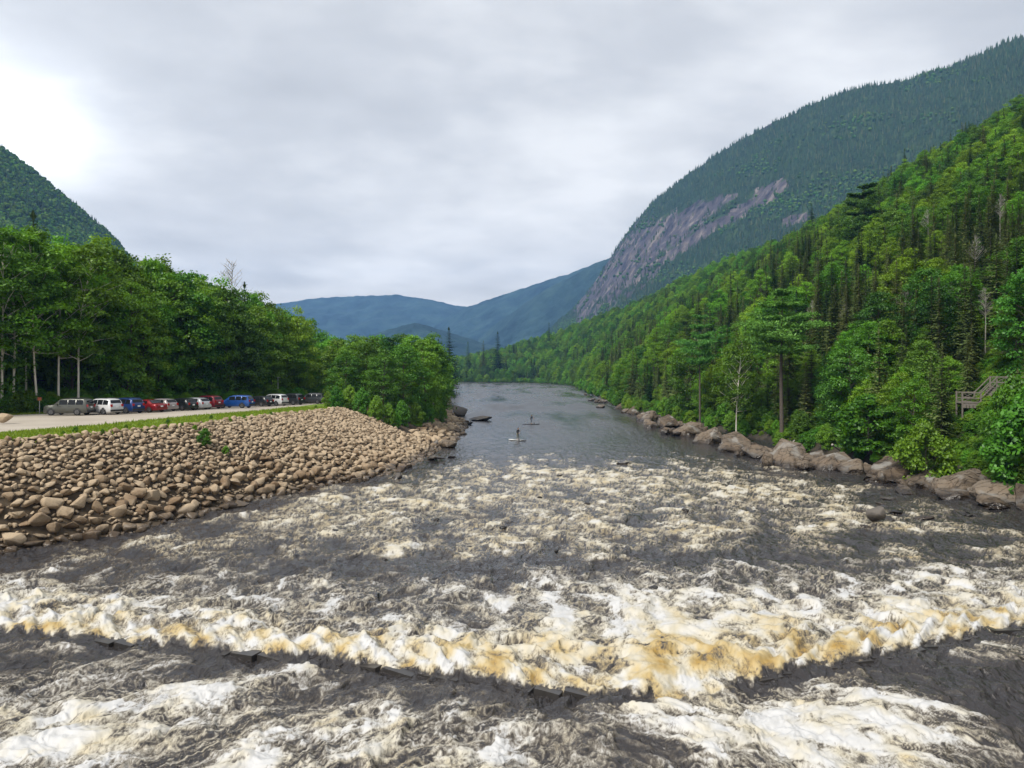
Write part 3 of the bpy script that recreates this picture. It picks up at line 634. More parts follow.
# shrubs hanging over the right bank rocks
nb_ = 0
taken_trees, taken = taken, {}
nbush = 0
for i in range(700):
    u0 = rng.uniform(u_of_y(46), u_of_y(200)) if i < 300 else rng.uniform(u_of_y(180), .95); s0 = rng.uniform(.003, .04); x, y, z = (float(v) for v in hill_pt(u0, s0)); px, py = proj(x, y, z)
    if not (440 < px < 1040) or not free(x, y, 1.75 + .006 * y): continue
    take(x, y); k = int(rng.integers(4)); h = rng.uniform(1.3, 3.2) * (1 + .002 * y)
    if 915 < px < 1005 and y < 82: h = .7
    nbush += 1; zone = 'nearer half' if y < 100 else 'farther half'
    place_tree('bush', k, (x, y, z - .2), h, i, '%s shrub above the rocks of the right shore, %s' % ('light green' if k < 2 else 'mid green', zone), 'bush', '%s shrubs on the right shore, %s' % ('light green' if k < 2 else 'mid green', zone), .75)

print('bank bushes', nbush)
# undergrowth on the slopes: one mass
ug = []
for i in range(2600):
    u0 = rng.uniform(.03, .95); s0 = rng.uniform(.008, .045); x, y, z = (float(v) for v in hill_pt(u0, s0)); ug.append((x, y, z - .1, int(rng.integers(4)), rng.uniform(.05, .15) * (1 + .002 * y), rng.uniform(0, 6.28)))
for i in range(5200):
    u0 = rng.uniform(0, .55); s0 = rng.uniform(.03, .6); x, y, z = (float(v) for v in hill_pt(u0, s0)); ug.append((x, y, z - .1, int(rng.integers(4)), rng.uniform(.08, .2), rng.uniform(0, 6.28)))
for i in range(420):
    x, y = random.uniform(41, 54), random.uniform(66, 84); ug.append((x, y, zright(x, y) - .1, i % 4, random.uniform(.05, .15), i * 1.0))
for i in range(2600):
    y = random.uniform(45, 135); x = float(lb(y)) - random.uniform(.3, 26); ug.append((x, y, float(zleft(x, y)) - .1, random.randrange(4), random.uniform(.08, .27), random.uniform(0, 6.28)))
scatter_gn('undergrowth', 'low leafy undergrowth of ferns and saplings between the tree trunks', 'undergrowth', [s[:3] for s in ug], [s[3] for s in ug], [(s[4],) * 3 for s in ug], [(0, 0, s[5]) for s in ug], [PT['bush'][v][2] for v in range(4)])

# grass blades of the verge
gv = []; 
for i in range(26000):
    y = random.uniform(25, 100) if random.random() < .75 else random.uniform(25, 60); t = random.random(); x = float(ex(y)) * (1 - t) + float(lf(y)) * t; x += random.uniform(-.15, .7) if t < .15 else 0
    z = float(ztop(y)) if x < float(ex(y)) else float(zleft(x, y)); h = random.uniform(.08, .22) * (1.6 if random.random() < .06 else 1); a = random.uniform(0, 6.28); w = random.uniform(.03, .07); lx, ly = random.uniform(-.1, .1), random.uniform(-.1, .1)
    gv += [(x - math.cos(a) * w, y - math.sin(a) * w, z - .02), (x + math.cos(a) * w, y + math.sin(a) * w, z - .02), (x + lx, y + ly, z + h)]
for i in range(5000):     # the strip of grass at the rear of the lot
    y = random.uniform(66, 84); x = float(lb(y)) + random.uniform(-1.5, .8); z = float(ztop(y)); h = random.uniform(.08, .25); a = random.uniform(0, 6.28); w = .06
    gv += [(x - math.cos(a) * w, y - math.sin(a) * w, z - .02), (x + math.cos(a) * w, y + math.sin(a) * w, z - .02), (x + random.uniform(-.1, .1), y, z + h)]
M['grass'] = leaf_mat('grass_blades', (.10, .17, .012), (.24, .33, .03), trans=.4)
o = link('grass', mesh_np('grass', gv, np.arange(len(gv)).reshape(-1, 3), [M['grass']], attrs={'shade': np.repeat(rng.random(len(gv) // 3), 3)})); tag(o, 'short bright green grass of the verge between the riprap and the parking lot', 'grass', kind='stuff')

# ------------------------------------------------------------------ rocks
def rock_mesh(seed, n=15, sq=(1, .8, .62), bev=.10):
    rg = np.random.default_rng(seed); p = rg.normal(size=(n, 3)); p /= np.linalg.norm(p, axis=1, keepdims=True); p = p * rg.uniform(.82, 1.0, (n, 1)) * np.array(sq) * .5
    bm = bmesh.new(); vs = [bm.verts.new(v) for v in p]; bmesh.ops.convex_hull(bm, input=vs)
    for v in [v for v in bm.verts if not v.link_faces]: bm.verts.remove(v)
    bmesh.ops.dissolve_limit(bm, angle_limit=R(14), verts=bm.verts, edges=bm.edges)
    bmesh.ops.bevel(bm, geom=list(bm.edges), offset=bev * .42, segments=2, profile=.5, affect='EDGES', clamp_overlap=True)
    bmesh.ops.triangulate(bm, faces=bm.faces)
    V = np.array([v.co for v in bm.verts], np.float32); F = np.array([[v.index for v in f.verts] for f in bm.faces], np.int32); bm.free()
    V += (fbm(V[:, 0] * 4 + seed, V[:, 1] * 4 + V[:, 2] * 3, 3, seed) * .05)[:, None] * V / (np.linalg.norm(V, axis=1, keepdims=True) + 1e-6)
    return V, F
RK = []
for i in range(12):
    V, F_ = rock_mesh(500 + i, (13, 16, 19, 24)[i % 4], (1, rng.uniform(.66, .92), rng.uniform(.5, .75)), (.10, .14, .18)[i % 3]); RK.append((V, F_, {}))
def rock_me(i, mat):
    V, F_, cache = RK[i % 12]
    if mat not in cache: cache[mat] = mesh_np('rock_shape', V, F_, [M[mat]], smooth=True, attrs={'tone': np.full(len(V), .5)}); 
    return cache[mat]
# riprap stones on the embankment
stones = []
tk = {}
def sfree(x, y, d):
    gx, gy = int(x // 2), int(y // 2)
    for i in range(gx - 1, gx + 2):
        for j in range(gy - 1, gy + 2):
            for (a, b_, e) in tk.get((i, j), ()):
                if (a - x) ** 2 + (b_ - y) ** 2 < ((d + e) / 2) ** 2: return False
    return True
for i in range(60000):
    y = 22 + 128 * random.random() ** 1.35; t = random.uniform(-.09, 1.02); 
    e, b_ = float(ex(y)), float(bx(y)); x = b_ + (e - b_) * t
    if y > 97 and (t > .3 or random.random() < .8): continue
    tt = max(0, min(1, t)); s = (1.25 - .75 * min(1, tt * 1.5)) * random.uniform(.7, 1.35) if t < .45 else random.uniform(.38, .85)
    if y > 80: s = min(s, 1.0)
    if y < 62 and t < .3 and i < 9000: s = random.uniform(1.0, 1.7)
    if y > 97: s = random.uniform(.8, 2.0)
    elif i > 26000: s = random.uniform(.28, .5)
    if not sfree(x, y, s * .50): continue
    tk.setdefault((int(x // 2), int(y // 2)), []).append((x, y, s * .50)); stones.append((x, y, float(zleft(x, y)) + s * .10, s, t))
def spx(s): 
    px, py = proj(s[0], s[1], s[2]); return s[3] / s[1] * FPX if -20 < px < 1044 else 0
stones.sort(key=lambda s: -spx(s)); print('stones', len(stones))
def slope_rot(): return (random.uniform(-.5, .5), random.uniform(-.5, .5), random.uniform(0, 6.28))
for i, (x, y, z, s, t) in enumerate(stones[:298]):
    o = link('riprap_stone', rock_me(i, 'riprap'), None, (x, y, z), slope_rot(), (s * random.uniform(.95, 1.15), s, s * random.uniform(.85, 1.1)))
    zone = 'at the waterline' if t < .12 else ('above the waterline' if t < .4 else 'high on the bank'); end = 'near end' if y < 50 else ('middle' if y < 68 else 'far end')
    tag(o, '%s tan riprap boulder %s, %s of the embankment' % ('large' if s > .95 else 'medium', zone, end), 'boulder', '%s riprap boulders %s, %s' % ('large' if s > .95 else 'medium', zone, end))
VV = []; FF = []; TT = []; nb = 0
for (x, y, z, s, t) in stones[298:]:
    V, F_, _ = RK[random.randrange(12)]; m = np.array(Euler(slope_rot()).to_matrix()); W_ = (V * np.array([s * 1.08, s, s])) @ m.T + np.array([x, y, z])
    VV.append(W_); FF.append(F_ + nb); nb += len(V); TT.append(np.full(len(V), random.random() ** 1.3 * 1.5 - .1))
o = link('riprap_stones', mesh_np('riprap_stones', np.concatenate(VV), np.concatenate(FF), [M['riprap']], smooth=True, attrs={'tone': np.concatenate(TT)})); tag(o, 'mass of smaller tan riprap stones covering the whole left embankment', 'stones', kind='stuff')

def boulder(px, py, wpx, mat, label, i, sq=(1, .8, .6), z=None, rot=None, sink=.25, group=None, nm='river_boulder'):
    p = onplane(px, py); w = wpx * p.y / FPX; o = link(nm, rock_me(i, mat), None, (p.x, p.y + w * .3, w * sq[2] * (.5 - sink) - .05), rot or (0.1, .1, i * 1.1), (w * 1.05, w * 1.1 * sq[1] / .8, w * sq[2] / .62)); return tag(o, label, 'boulder', group)
for i, a in enumerate(((880, 523, 19, 'river_rock', 'single dark rounded boulder in the shallows near the right shore', (1, .8, .85)), (333, 533, 13, 'river_rock', 'small dark rock in the rapids left of the middle', (1, .7, .5)),
        (625, 465, 20, 'river_rock', 'flat dark rock breaking the water under the calm reach', (1, .7, .25)), (480, 421, 26, 'river_rock', 'flat long boulder in the water off the leafy point', (1, .8, .32)),
        (458, 417, 26, 'river_rock', 'big dark boulder at the tip of the leafy point', (1, .8, .7)), (441, 432, 22, 'bank_rock', 'brown boulder leaning on the point shore, right of the riprap', (1, .8, .75)), (424, 438, 26, 'bank_rock', 'large pale brown boulder at the end of the riprap', (1, .8, .6)),
        (448, 448, 30, 'bank_rock', 'long low boulder at the waterline below the point', (1, .7, .35)), (436, 461, 24, 'river_rock', 'dark wet boulder off the lower right end of the riprap', (1, .7, .4)), (452, 458, 12, 'river_rock', 'little dark rock just off the riprap end', (1, .7, .35)),
        (395, 480, 17, 'river_rock', 'dark boulder at the riprap foot near the rapids', (1, .8, .7)), (407, 427, 24, 'bank_rock', 'grey boulder under the shrubs of the point', (1, .8, .6)), (446, 420, 20, 'bank_rock', 'tan boulder behind the big dark one at the point', (1, .8, .7)),
        (434, 446, 16, 'bank_rock', 'small tan rock between the long low boulder and the riprap', (1, .8, .6)), (467, 425, 14, 'river_rock', 'small wet rock between the big and the flat boulder of the point', (1, .8, .4)))):
    boulder(a[0], a[1], a[2] * (1.15 if i == 0 else 1), a[3], a[4], i, a[5], sink=.05 if i == 0 else .25)
for i, (px, py, wp) in enumerate(((503, 528, 9), (556, 552, 11), (470, 548, 8), (588, 505, 9), (686, 512, 12), (742, 534, 10), (540, 498, 8), (436, 520, 9), (790, 508, 11), (655, 590, 14), (384, 560, 9), (560, 476, 8))):
    boulder(px, py, wp, 'river_rock', 'small dark rock just breaking the foam, %s rapids' % ('left half of the' if px < 560 else 'right half of the'), i + 3, (1, .7, .42), group='small dark rocks in the rapids, %s' % ('left half' if px < 560 else 'right half'))
for i in range(26):    # shallows below the right shore
    px = random.uniform(800, 1040); py = random.uniform(498, 528) + (px - 900) * .02; p = onplane(px, py); w = random.uniform(.4, 1.3)
    tag(link('river_boulder', rock_me(i, 'river_rock' if i % 3 else 'bank_rock'), None, (p.x, p.y, -.05), (.1, .1, i), (w * 1.3, w, w * .55)), 'low wet stone in the right shallows, %s of the single dark boulder' % ('left' if px < 872 else 'right'), 'boulder', 'wet stones in the shallows, %s' % ('left part' if px < 872 else 'right part'))
# bedrock slabs and boulders of the right shore: (px centre, py base, width px, height px, tilt, tone)
slabs = [(1000, 505, 60, 40, .3, 0), (962, 496, 70, 48, .35, 1), (925, 490, 46, 36, .2, 0), (888, 484, 62, 52, .5, 1), (852, 474, 40, 34, .2, 0), (822, 470, 46, 34, .3, 1), (782, 468, 62, 50, .45, 2), (748, 458, 34, 30, .4, 0), (728, 452, 44, 34, .5, 1), (706, 444, 34, 28, .5, 0),
         (686, 436, 38, 28, .4, 2), (664, 428, 30, 22, .4, 1), (646, 421, 30, 20, .4, 0), (630, 415, 24, 16, .4, 1), (616, 409, 20, 13, .3, 0), (604, 403, 18, 12, .3, 2), (596, 397, 14, 10, .3, 0), (1045, 512, 60, 46, .3, 1), (870, 480, 24, 16, 0, 2), (806, 462, 26, 22, .2, 1), (765, 462, 22, 18, .1, 0), (942, 500, 34, 20, .1, 2), (905, 494, 26, 16, .1, 0), (980, 508, 44, 22, .1, 1), (670, 436, 14, 9, 0, 0), (716, 452, 16, 12, 0, 2)]
def outcrop(seed, mat):
    rg = np.random.default_rng(seed); p = rg.normal(size=(22, 3)); p /= np.linalg.norm(p, axis=1, keepdims=True); p = np.clip(p * rg.uniform(.85, 1.25, (22, 1)), -.8, .8) * .55
    bm = bmesh.new(); vs = [bm.verts.new(v) for v in p]; bmesh.ops.convex_hull(bm, input=vs)
    for v in [v for v in bm.verts if not v.link_faces]: bm.verts.remove(v)
    bmesh.ops.bevel(bm, geom=list(bm.edges), offset=.03, segments=1, affect='EDGES', clamp_overlap=True); bmesh.ops.triangulate(bm, faces=bm.faces); bmesh.ops.subdivide_edges(bm, edges=bm.edges, cuts=3, use_grid_fill=True); bmesh.ops.triangulate(bm, faces=bm.faces)
    V = np.array([v.co for v in bm.verts]); F = np.array([[v.index for v in f.verts] for f in bm.faces]); bm.free()
    lay = V[:, 2] * 7 + V[:, 0] * 4 + fbm(V[:, 0] * 3, V[:, 1] * 3, 2, seed); crack = np.abs(lay - np.round(lay)); n_ = V / (np.linalg.norm(V, axis=1, keepdims=True) + 1e-6)
    V = V + n_ * (fbm(V[:, 0] * 4 + V[:, 2] * 3, V[:, 1] * 4, 4, seed) * .06 - .02 * (crack < .10))[:, None]
    return mesh_np('shore_rock', V, F, [mat], smooth=False, attrs={'tone': np.full(len(V), .5)})
OUT = [outcrop(900 + k, M['bank_rock']) for k in range(8)]
for i in range(120):
    a_ = random.choice(slabs[:18]); slabs.append((a_[0] + random.uniform(-24, 24), a_[1] + random.uniform(-3, 0), a_[2] * random.uniform(.25, .6), a_[3] * random.uniform(.25, .55), random.uniform(0, .5), random.randrange(3)))
for i, (px, pyb, wp, hp, tilt, tone) in enumerate(slabs):
    p = onplane(px, pyb); w = wp / FPX * p.y; h = hp / FPX * p.y
    ls = 'right of the deck bush' if px > 990 else ('below the wooden stairs' if px > 915 else ('below the bright bank bushes' if px > 800 else ('below the white pine' if px > 735 else 'along the farther right shore')))
    o = link('shore_rock', OUT[i % 8], None, (p.x + .7 + random.uniform(-.3, .9), p.y + w * .30, h * .12), (random.uniform(-.25, .25), -tilt * .8, .9 + random.uniform(-.9, .9)), (w * (1.0 if i < 26 else 1.25), w * .78, h * (.62 if i < 26 else .8)))
    tag(o, '%s bedrock %s at the water edge %s' % (('rusty brown', 'grey brown', 'pale grey')[tone], 'slab' if hp > 18 else 'block', ls), 'rock', '%s bedrock %ss %s' % (('rusty brown', 'grey brown', 'pale grey')[tone], 'slab' if hp > 18 else 'block', ls))
# the boulder at the left edge of the lot
x = ray(4, 0)[0] * 63; tag(link('lot_boulder', rock_me(3, 'riprap'), None, (x, 63, 6.25), (.1, 0, .5), (1.6, 1.4, 1.9)), 'big tan boulder on the lot at the left frame edge', 'boulder')
# fallen grey logs on the right shore
for px, py, d, L, az, el, lab in ((925, 402, 74, 3.2, .2, -.45, 'fallen brown log leaning down left of the wooden stairs'), (840, 437, 84, 3.0, .5, -.5, 'bleached driftwood log on the right shore rocks'), (790, 420, 93, 2.2, .3, .9, 'grey broken snag beside the white pine trunk')):
    mb = MB(); mb.tube([(-L / 2, 0, 0), (0, .05, .04), (L / 2, 0, 0)], [.13, .11, .07], 7)
    for k in range(3): mb.tube([(-L / 4 + k * L / 4, 0, 0), (-L / 4 + k * L / 4 + .2, .15, .4)], [.04, .015], 4)
    p = at(px, py, d); o = link('fallen_log', mb.me('fallen_log', M['bark_dead']), None, (p.x, d, zright(p.x, d) + .35 + abs(math.sin(el)) * L * .35), (0, -el, az)); tag(o, lab, 'log')

# ------------------------------------------------------------------ wooden stairs and decks on the right bank
M['wood'] = simple('weathered_wood', (.165, .145, .125), .85, var=.35, vscale=5)
dk = thing('wooden_stairs', 'weathered wooden stairs with two railed decks on posts among the right bank trees', 'stairs', (45.6, 74, 7.0), R(-14))
def mbpart(name, f, mat='wood', parent=dk): mb = MB(); f(mb); return link(name, mb.me(name, M[mat]), parent)
def deck_floor(mb, x0, x1, z, y0=-.9, y1=.9):
    n = 9
    for i in range(n): mb.box(((x0 + x1) / 2, y0 + (y1 - y0) * (i + .5) / n, z), (x1 - x0, (y1 - y0) / n - .012, .045))
    mb.box(((x0 + x1) / 2, y0 + .03, z - .12), (x1 - x0 - .02, .05, .18)); mb.box(((x0 + x1) / 2, y1 - .03, z - .12), (x1 - x0 - .02, .05, .18))
mbpart('lower_deck', lambda m: deck_floor(m, -.8, .9, 0)); mbpart('upper_deck', lambda m: deck_floor(m, 2.2, 5.2, 1.55))
for (x, z0, z1) in ((-.78, -2.4, 1.15), (.85, -2.0, 1.15), (2.25, -1.6, 2.7), (3.7, -1, 2.7), (5.1, -.6, 2.7)):
    for y in (-.86, .86): mbpart('post', lambda m: m.box((x, y, (z0 + z1) / 2), (.13, .13, z1 - z0)))
def railing(m, x0, x1, z, y):
    for dz in (.12, .52, 1.06): m.box(((x0 + x1) / 2, y + .075, z + dz), (x1 - x0, .045, .10))
    m.bar((x0, y + .11, z + .15), (x1, y + .11, z + 1.0), .09, .03); m.bar((x0, y + .145, z + 1.0), (x1, y + .145, z + .15), .09, .03)
for y in (-1.0, .86):
    mbpart('railing', lambda m: railing(m, -.76, .84, 0, y)); mbpart('railing', lambda m: railing(m, 2.28, 3.68, 1.55, y)); mbpart('railing', lambda m: railing(m, 3.74, 5.08, 1.55, y))
def flight(m):
    for y in (-.8, .8): m.bar((.9, y, -.1), (2.2, y, 1.45), .05, .26)
    for i in range(7): m.box((1.0 + i * .185, 0, .2 + i * .2), (.26, 1.5, .04))
mbpart('stair_flight', flight)
for y in (-.95, .9): mbpart('handrail', lambda m: (m.bar((.86, y, 1.06), (2.25, y, 2.6), .05, .1), m.bar((.86, y, .55), (2.25, y, 2.1), .04, .08)))
mbpart('deck_skirt', lambda m: [m.box((-.6 + i * .3, -.93, -.28), (.25, .03, .36)) for i in range(5)])

# ------------------------------------------------------------------ sign posts on the lot
p = at(39.5, 412, 79); zp = float(ztop(79))
sg = thing('sign_post', 'thin grey post with small rust coloured sign beside the first parked car', 'sign', (p.x, 79, zp), R(35))
mb = MB(); mb.tube([(0, 0, -.2), (0, 0, 1.75)], .04, 8); link('post', mb.me('post', simple('galvanised', (.42, .42, .42), .5, .6)), sg)
mb = MB(); mb.box((0, -.055, 1.6), (.36, .02, .34)); link('sign_board', mb.me('sign_board', simple('rust_sign', (.36, .10, .04), .6, var=.2)), sg)
p = at(278, 400, 118)
lp = thing('lamp_post', 'pale grey post standing at the forest edge beyond the blue car', 'post', (p.x, 118, float(ztop(118))), 0)
mb = MB(); mb.tube([(0, 0, -.2), (0, 0, 4.2)], [.09, .06], 8); link('pole', mb.me('pole', bpy.data.materials['galvanised']), lp)
mb = MB(); mb.box((.1, 0, 4.2), (.5, .22, .1)); link('lamp_head', mb.me('lamp_head', bpy.data.materials['galvanised']), lp)

# ------------------------------------------------------------------ cars
M['glass'] = simple('car_glass', (.012, .014, .016), .08, spec=.3)
M['tyre'] = simple('tyre_rubber', (.018, .018, .018), .8); M['rim'] = simple('alloy_rim', (.16, .16, .165), .4, .6)
M['trim'] = simple('black_trim', (.02, .02, .022), .5); M['red_lamp'] = simple('tail_lamp', (.35, .01, .01), .2); M['clear_lamp'] = simple('head_lamp', (.75, .77, .8), .12); M['plate'] = simple('plate_white', (.7, .72, .74), .4)
PROF = {  # (x fraction, height of the top line); belt height
 'suv': ([(-.5, .58), (-.493, .92), (-.47, 1.16), (-.425, 1.56), (-.36, 1.66), (-.12, 1.70), (.04, 1.66), (.12, 1.55), (.25, 1.10), (.30, 1.05), (.42, .98), (.475, .86), (.5, .6)], 1.02),
 'boxy': ([(-.5, .58), (-.497, .95), (-.488, 1.12), (-.465, 1.60), (-.42, 1.70), (-.12, 1.73), (.08, 1.70), (.14, 1.62), (.25, 1.16), (.29, 1.10), (.44, 1.04), (.488, .92), (.5, .6)], 1.06),
 'hatch': ([(-.5, .55), (-.495, .82), (-.47, 1.02), (-.39, 1.38), (-.30, 1.46), (-.08, 1.49), (.04, 1.45), (.10, 1.38), (.26, .98), (.30, .93), (.42, .84), (.48, .72), (.5, .52)], .92),
 'sedan': ([(-.5, .55), (-.495, .88), (-.47, .97), (-.38, 1.0), (-.35, 1.02), (-.22, 1.36), (-.08, 1.44), (.02, 1.42), (.08, 1.35), (.24, .97), (.29, .92), (.42, .82), (.48, .70), (.5, .52)], .93)}
def make_car(label, style, col, loc, rz, L=4.5, Wd=1.82, metal=.5, mudguard=False, clear=False):
    t = thing('parked_car', label, 'car', loc, rz, 'cars parked along the forest edge')
    paint = simple('car_paint', col, .32, metal, .5, coat=.6)
    prof, belt = PROF[style]; px_ = np.array([p[0] for p in prof]) * L; pz_ = np.array([p[1] for p in prof])
    xs = np.unique(np.concatenate([px_, np.linspace(-.5, .5, 25) * L])); hw = Wd / 2
    top = lambda x: float(np.interp(x, px_, pz_))
    def sect(x):
        tp = top(x); f = max(0, min(1, (tp - belt) / .55)); e = abs(x) / (L / 2); w = hw * (1 - .16 * max(0, (e - .72) / .28) ** 2); bl = min(belt, tp - .05); wt = w * (.95 - .17 * f); zlow = .22 + .06 * max(0, (e - .85) / .15)
        return [(w * .88, zlow), (w * .985, zlow + .12), (w, min(.62, tp - .12)), (w * .985, bl), (wt, max(tp - .07, bl + .01)), (wt - .12, max(tp - .01, bl + .02)), (0, tp + .015)]
    V = []; F = []; rows = []
    for x in xs:
        s = sect(x); ring = [(x, y, z) for y, z in s] + [(x, -y, z) for y, z in s[-2::-1]]; rows.append(len(V)); V += ring
    n = 13
    for a in range(len(xs) - 1):
        for k in range(n - 1): i = rows[a] + k; j = rows[a + 1] + k; F.append((i, j, j + 1, i + 1))
        F.append((rows[a], rows[a] + n - 1, rows[a + 1] + n - 1, rows[a + 1]))
    F += [tuple(range(n))[::1], tuple(rows[-1] + k for k in range(n))[::-1]]
    mb = MB(); mb.v = V; mb.f = F; bm_ = mb.me('car_body', paint, True); body = link('body', bm_, t)
    def side(x, f, s, off=.012):
        q = sect(x); a, b_ = q[3], q[4]; return (x, s * (a[0] + (b_[0] - a[0]) * f + off), a[1] + (b_[1] - a[1]) * f)
    cab = [p for p in zip(px_, pz_) if p[1] > belt + .12]; xr, xf = cab[0][0], cab[-1][0]
    x0, x1 = xr + .12 * (style != 'sedan') + .1, xf - .06
    for s in (1, -1):
        for (u0, u1) in ((.0, .29), (.32, .63), (.66, 1.0)):
            mb = MB(); a, c = x0 + (x1 - x0) * u0, x0 + (x1 - x0) * u1; g = np.linspace(a, c, 5); V = []
            for x in g: V += [side(x, .07, s), side(x, .90 if top(x) > belt + .3 else .75, s)]
            mb.add(V, [(2*i, 2*i+2, 2*i+3, 2*i+1)[::s] for i in range(4)]); link('side_window', mb.me('side_window', M['glass']), t)
    def topstrip(nm, xa, xb):
        mb = MB(); V = []
        for x in np.linspace(xa, xb, 5):
            q = sect(x); y = q[5][0] * .98; sl = .014; V += [(x + (sl if xa > 0 else -sl), y, top(x) + .012), (x + (sl if xa > 0 else -sl), -y, top(x) + .012)]
        mb.add(V, [(2*i, 2*i+2, 2*i+3, 2*i+1) for i in range(4)]); link(nm, mb.me(nm, M['glass']), t)
    iF = max(i for i, p in enumerate(prof) if p[1] > belt + .35); topstrip('windshield', prof[iF][0] * L + .03, prof[iF + 1][0] * L - .04)
    iR = min(i for i, p in enumerate(prof) if p[1] > belt + .35); topstrip('rear_window', prof[iR - 1][0] * L + .02, prof[iR][0] * L - .02)
    rw = .345 if style in ('suv', 'boxy') else .315
    for sx in (-.29, .305):
        for s in (1, -1):
            mb = MB(); cx = sx * L; rr = rw + .075
            arc = [(cx + math.cos(a) * rr, s * (hw * (.994) + .004), rw + math.sin(a) * rr) for a in np.linspace(-.35, math.pi + .35, 17)]
            mb.add(arc + [(cx, s * (hw * .994 + .004), rw)], [(i, i + 1, 17) if s < 0 else (i + 1, i, 17) for i in range(16)]); link('wheel_arch', mb.me('wheel_arch', M['trim'] if not mudguard else paint), t)
            w = MB(); 
            prof_t = [(rw * .66, -.10), (rw * .95, -.10), (rw, -.06), (rw, .06), (rw * .95, .10), (rw * .66, .10)]
            nn = 20; V = []
            for k in range(nn):
                a = 2 * math.pi * k / nn; V += [(math.cos(a) * r, o_, math.sin(a) * r) for r, o_ in prof_t]
            w.add(V, [(k*6+j, ((k+1) % nn)*6+j, ((k+1) % nn)*6+j+1, k*6+j+1) for k in range(nn) for j in range(5)])
            wh = link('wheel', w.me('tyre', M['tyre'], True), t, (cx, s * (hw - .075), rw))
            r_ = MB(); r_.tube([(0, s * .02, 0), (0, s * .085, 0)], [rw * .68, rw * .66], 18)
            for k in range(5): a = 2 * math.pi * k / 5; r_.bar((0, s * .095, 0), (math.cos(a) * rw * .6, s * .095, math.sin(a) * rw * .6), .05, .03)
            link('rim', r_.me('rim', M['rim']), wh)
    e = -L / 2; zt = {'suv': 1.0, 'boxy': 1.0, 'hatch': .86, 'sedan': .84}[style]
    for s in (1, -1):
        y = s * hw * .70; mb = MB(); xx = e + .03 * (style != 'boxy')
        mb.box((xx - .005, y, zt - .02), (.07, hw * .24, .26 if style != 'sedan' else .15)); link('taillight', mb.me('taillight', M['red_lamp']), t)
        mb = MB(); mb.box((L / 2 - .10, s * hw * .64, .74 if style in ('suv', 'boxy') else .66), (.14, .34, .13)); link('headlight', mb.me('headlight', M['clear_lamp']), t)
        mb = MB(); mb.box((xf - .18 + .28, s * (hw + .08), belt + .06), (.12, .17, .12)); link('mirror', mb.me('mirror', paint), t)
        for fx in (-.03, .17):
            mb = MB(); mb.box((fx * L - .35, s * (hw * .992 + .012), belt - .13), (.17, .025, .03)); link('door_handle', mb.me('door_handle', M['trim']), t)
    mb = MB(); mb.box((e - .012, 0, .45), (.06, hw * 1.72, .20)); mb.box((L / 2 - .012, 0, .42), (.06, hw * 1.6, .18)); link('bumper', mb.me('bumper', M['trim'] if style in ('suv', 'boxy') else paint), t)
    mb = MB(); mb.box((e - .03, 0, .82 if style in ('suv', 'boxy') else .70), (.03, .32, .15)); link('license_plate', mb.me('license_plate', M['plate']), t)
    if style in ('suv', 'boxy'):
        for s in (1, -1): mb = MB(); mb.bar((-.36 * L, s * hw * .70, pz_.max() + .03), (.02 * L, s * hw * .70, pz_.max() + .03), .04, .04); link('roof_rail', mb.me('roof_rail', M['trim']), t)
    return t
CARS = [(69.5, 76, 180, 'boxy', (.075, .078, .066), 4.45, 'dark olive grey boxy car, first at the left end of the row'), (102, 78, 157, 'suv', (.60, .61, .62), 4.5, 'white crossover parked beside the boxy olive grey car'),
        (125, 81, 156, 'suv', (.016, .045, .17), 4.3, 'dark blue compact parked between white crossover and red sedan'), (147, 84, 158, 'sedan', (.24, .012, .016), 4.5, 'red sedan parked between the dark blue compact and a silver car'),
        (160, 86.8, 157, 'hatch', (.33, .29, .29), 4.2, 'silver hatchback just right of the red sedan'), (180, 89.5, 158, 'hatch', (.015, .02, .022), 4.3, 'black hatchback between two silver cars'),
        (193, 92.2, 160, 'hatch', (.50, .51, .53), 4.3, 'silver hatchback left of the red crossover'), (206, 95, 158, 'suv', (.20, .012, .022), 4.4, 'red crossover standing tallest in the middle of the row'),
        (236, 97.5, 171, 'suv', (.012, .075, .30), 4.6, 'bright blue crossover seen from its side in the row'), (258, 104, 160, 'hatch', (.016, .018, .022), 4.3, 'black car between the bright blue and a white crossover'),
        (273, 107.5, 157, 'suv', (.62, .63, .64), 4.5, 'white crossover near the far end of the row'), (290, 111.5, 158, 'suv', (.025, .03, .035), 4.4, 'dark car just right of the far white crossover'), (311, 118, 176, 'suv', (.05, .055, .06), 4.6, 'charcoal crossover parked last, seen from its side')]
for px, d, rz, st, col, L_, lab in CARS:
    make_car(lab, st, col, (ray(px, 0)[0] * d, d, float(ztop(d)) + .01), R(rz), L_, metal=.15 if max(col) > .3 else .3)

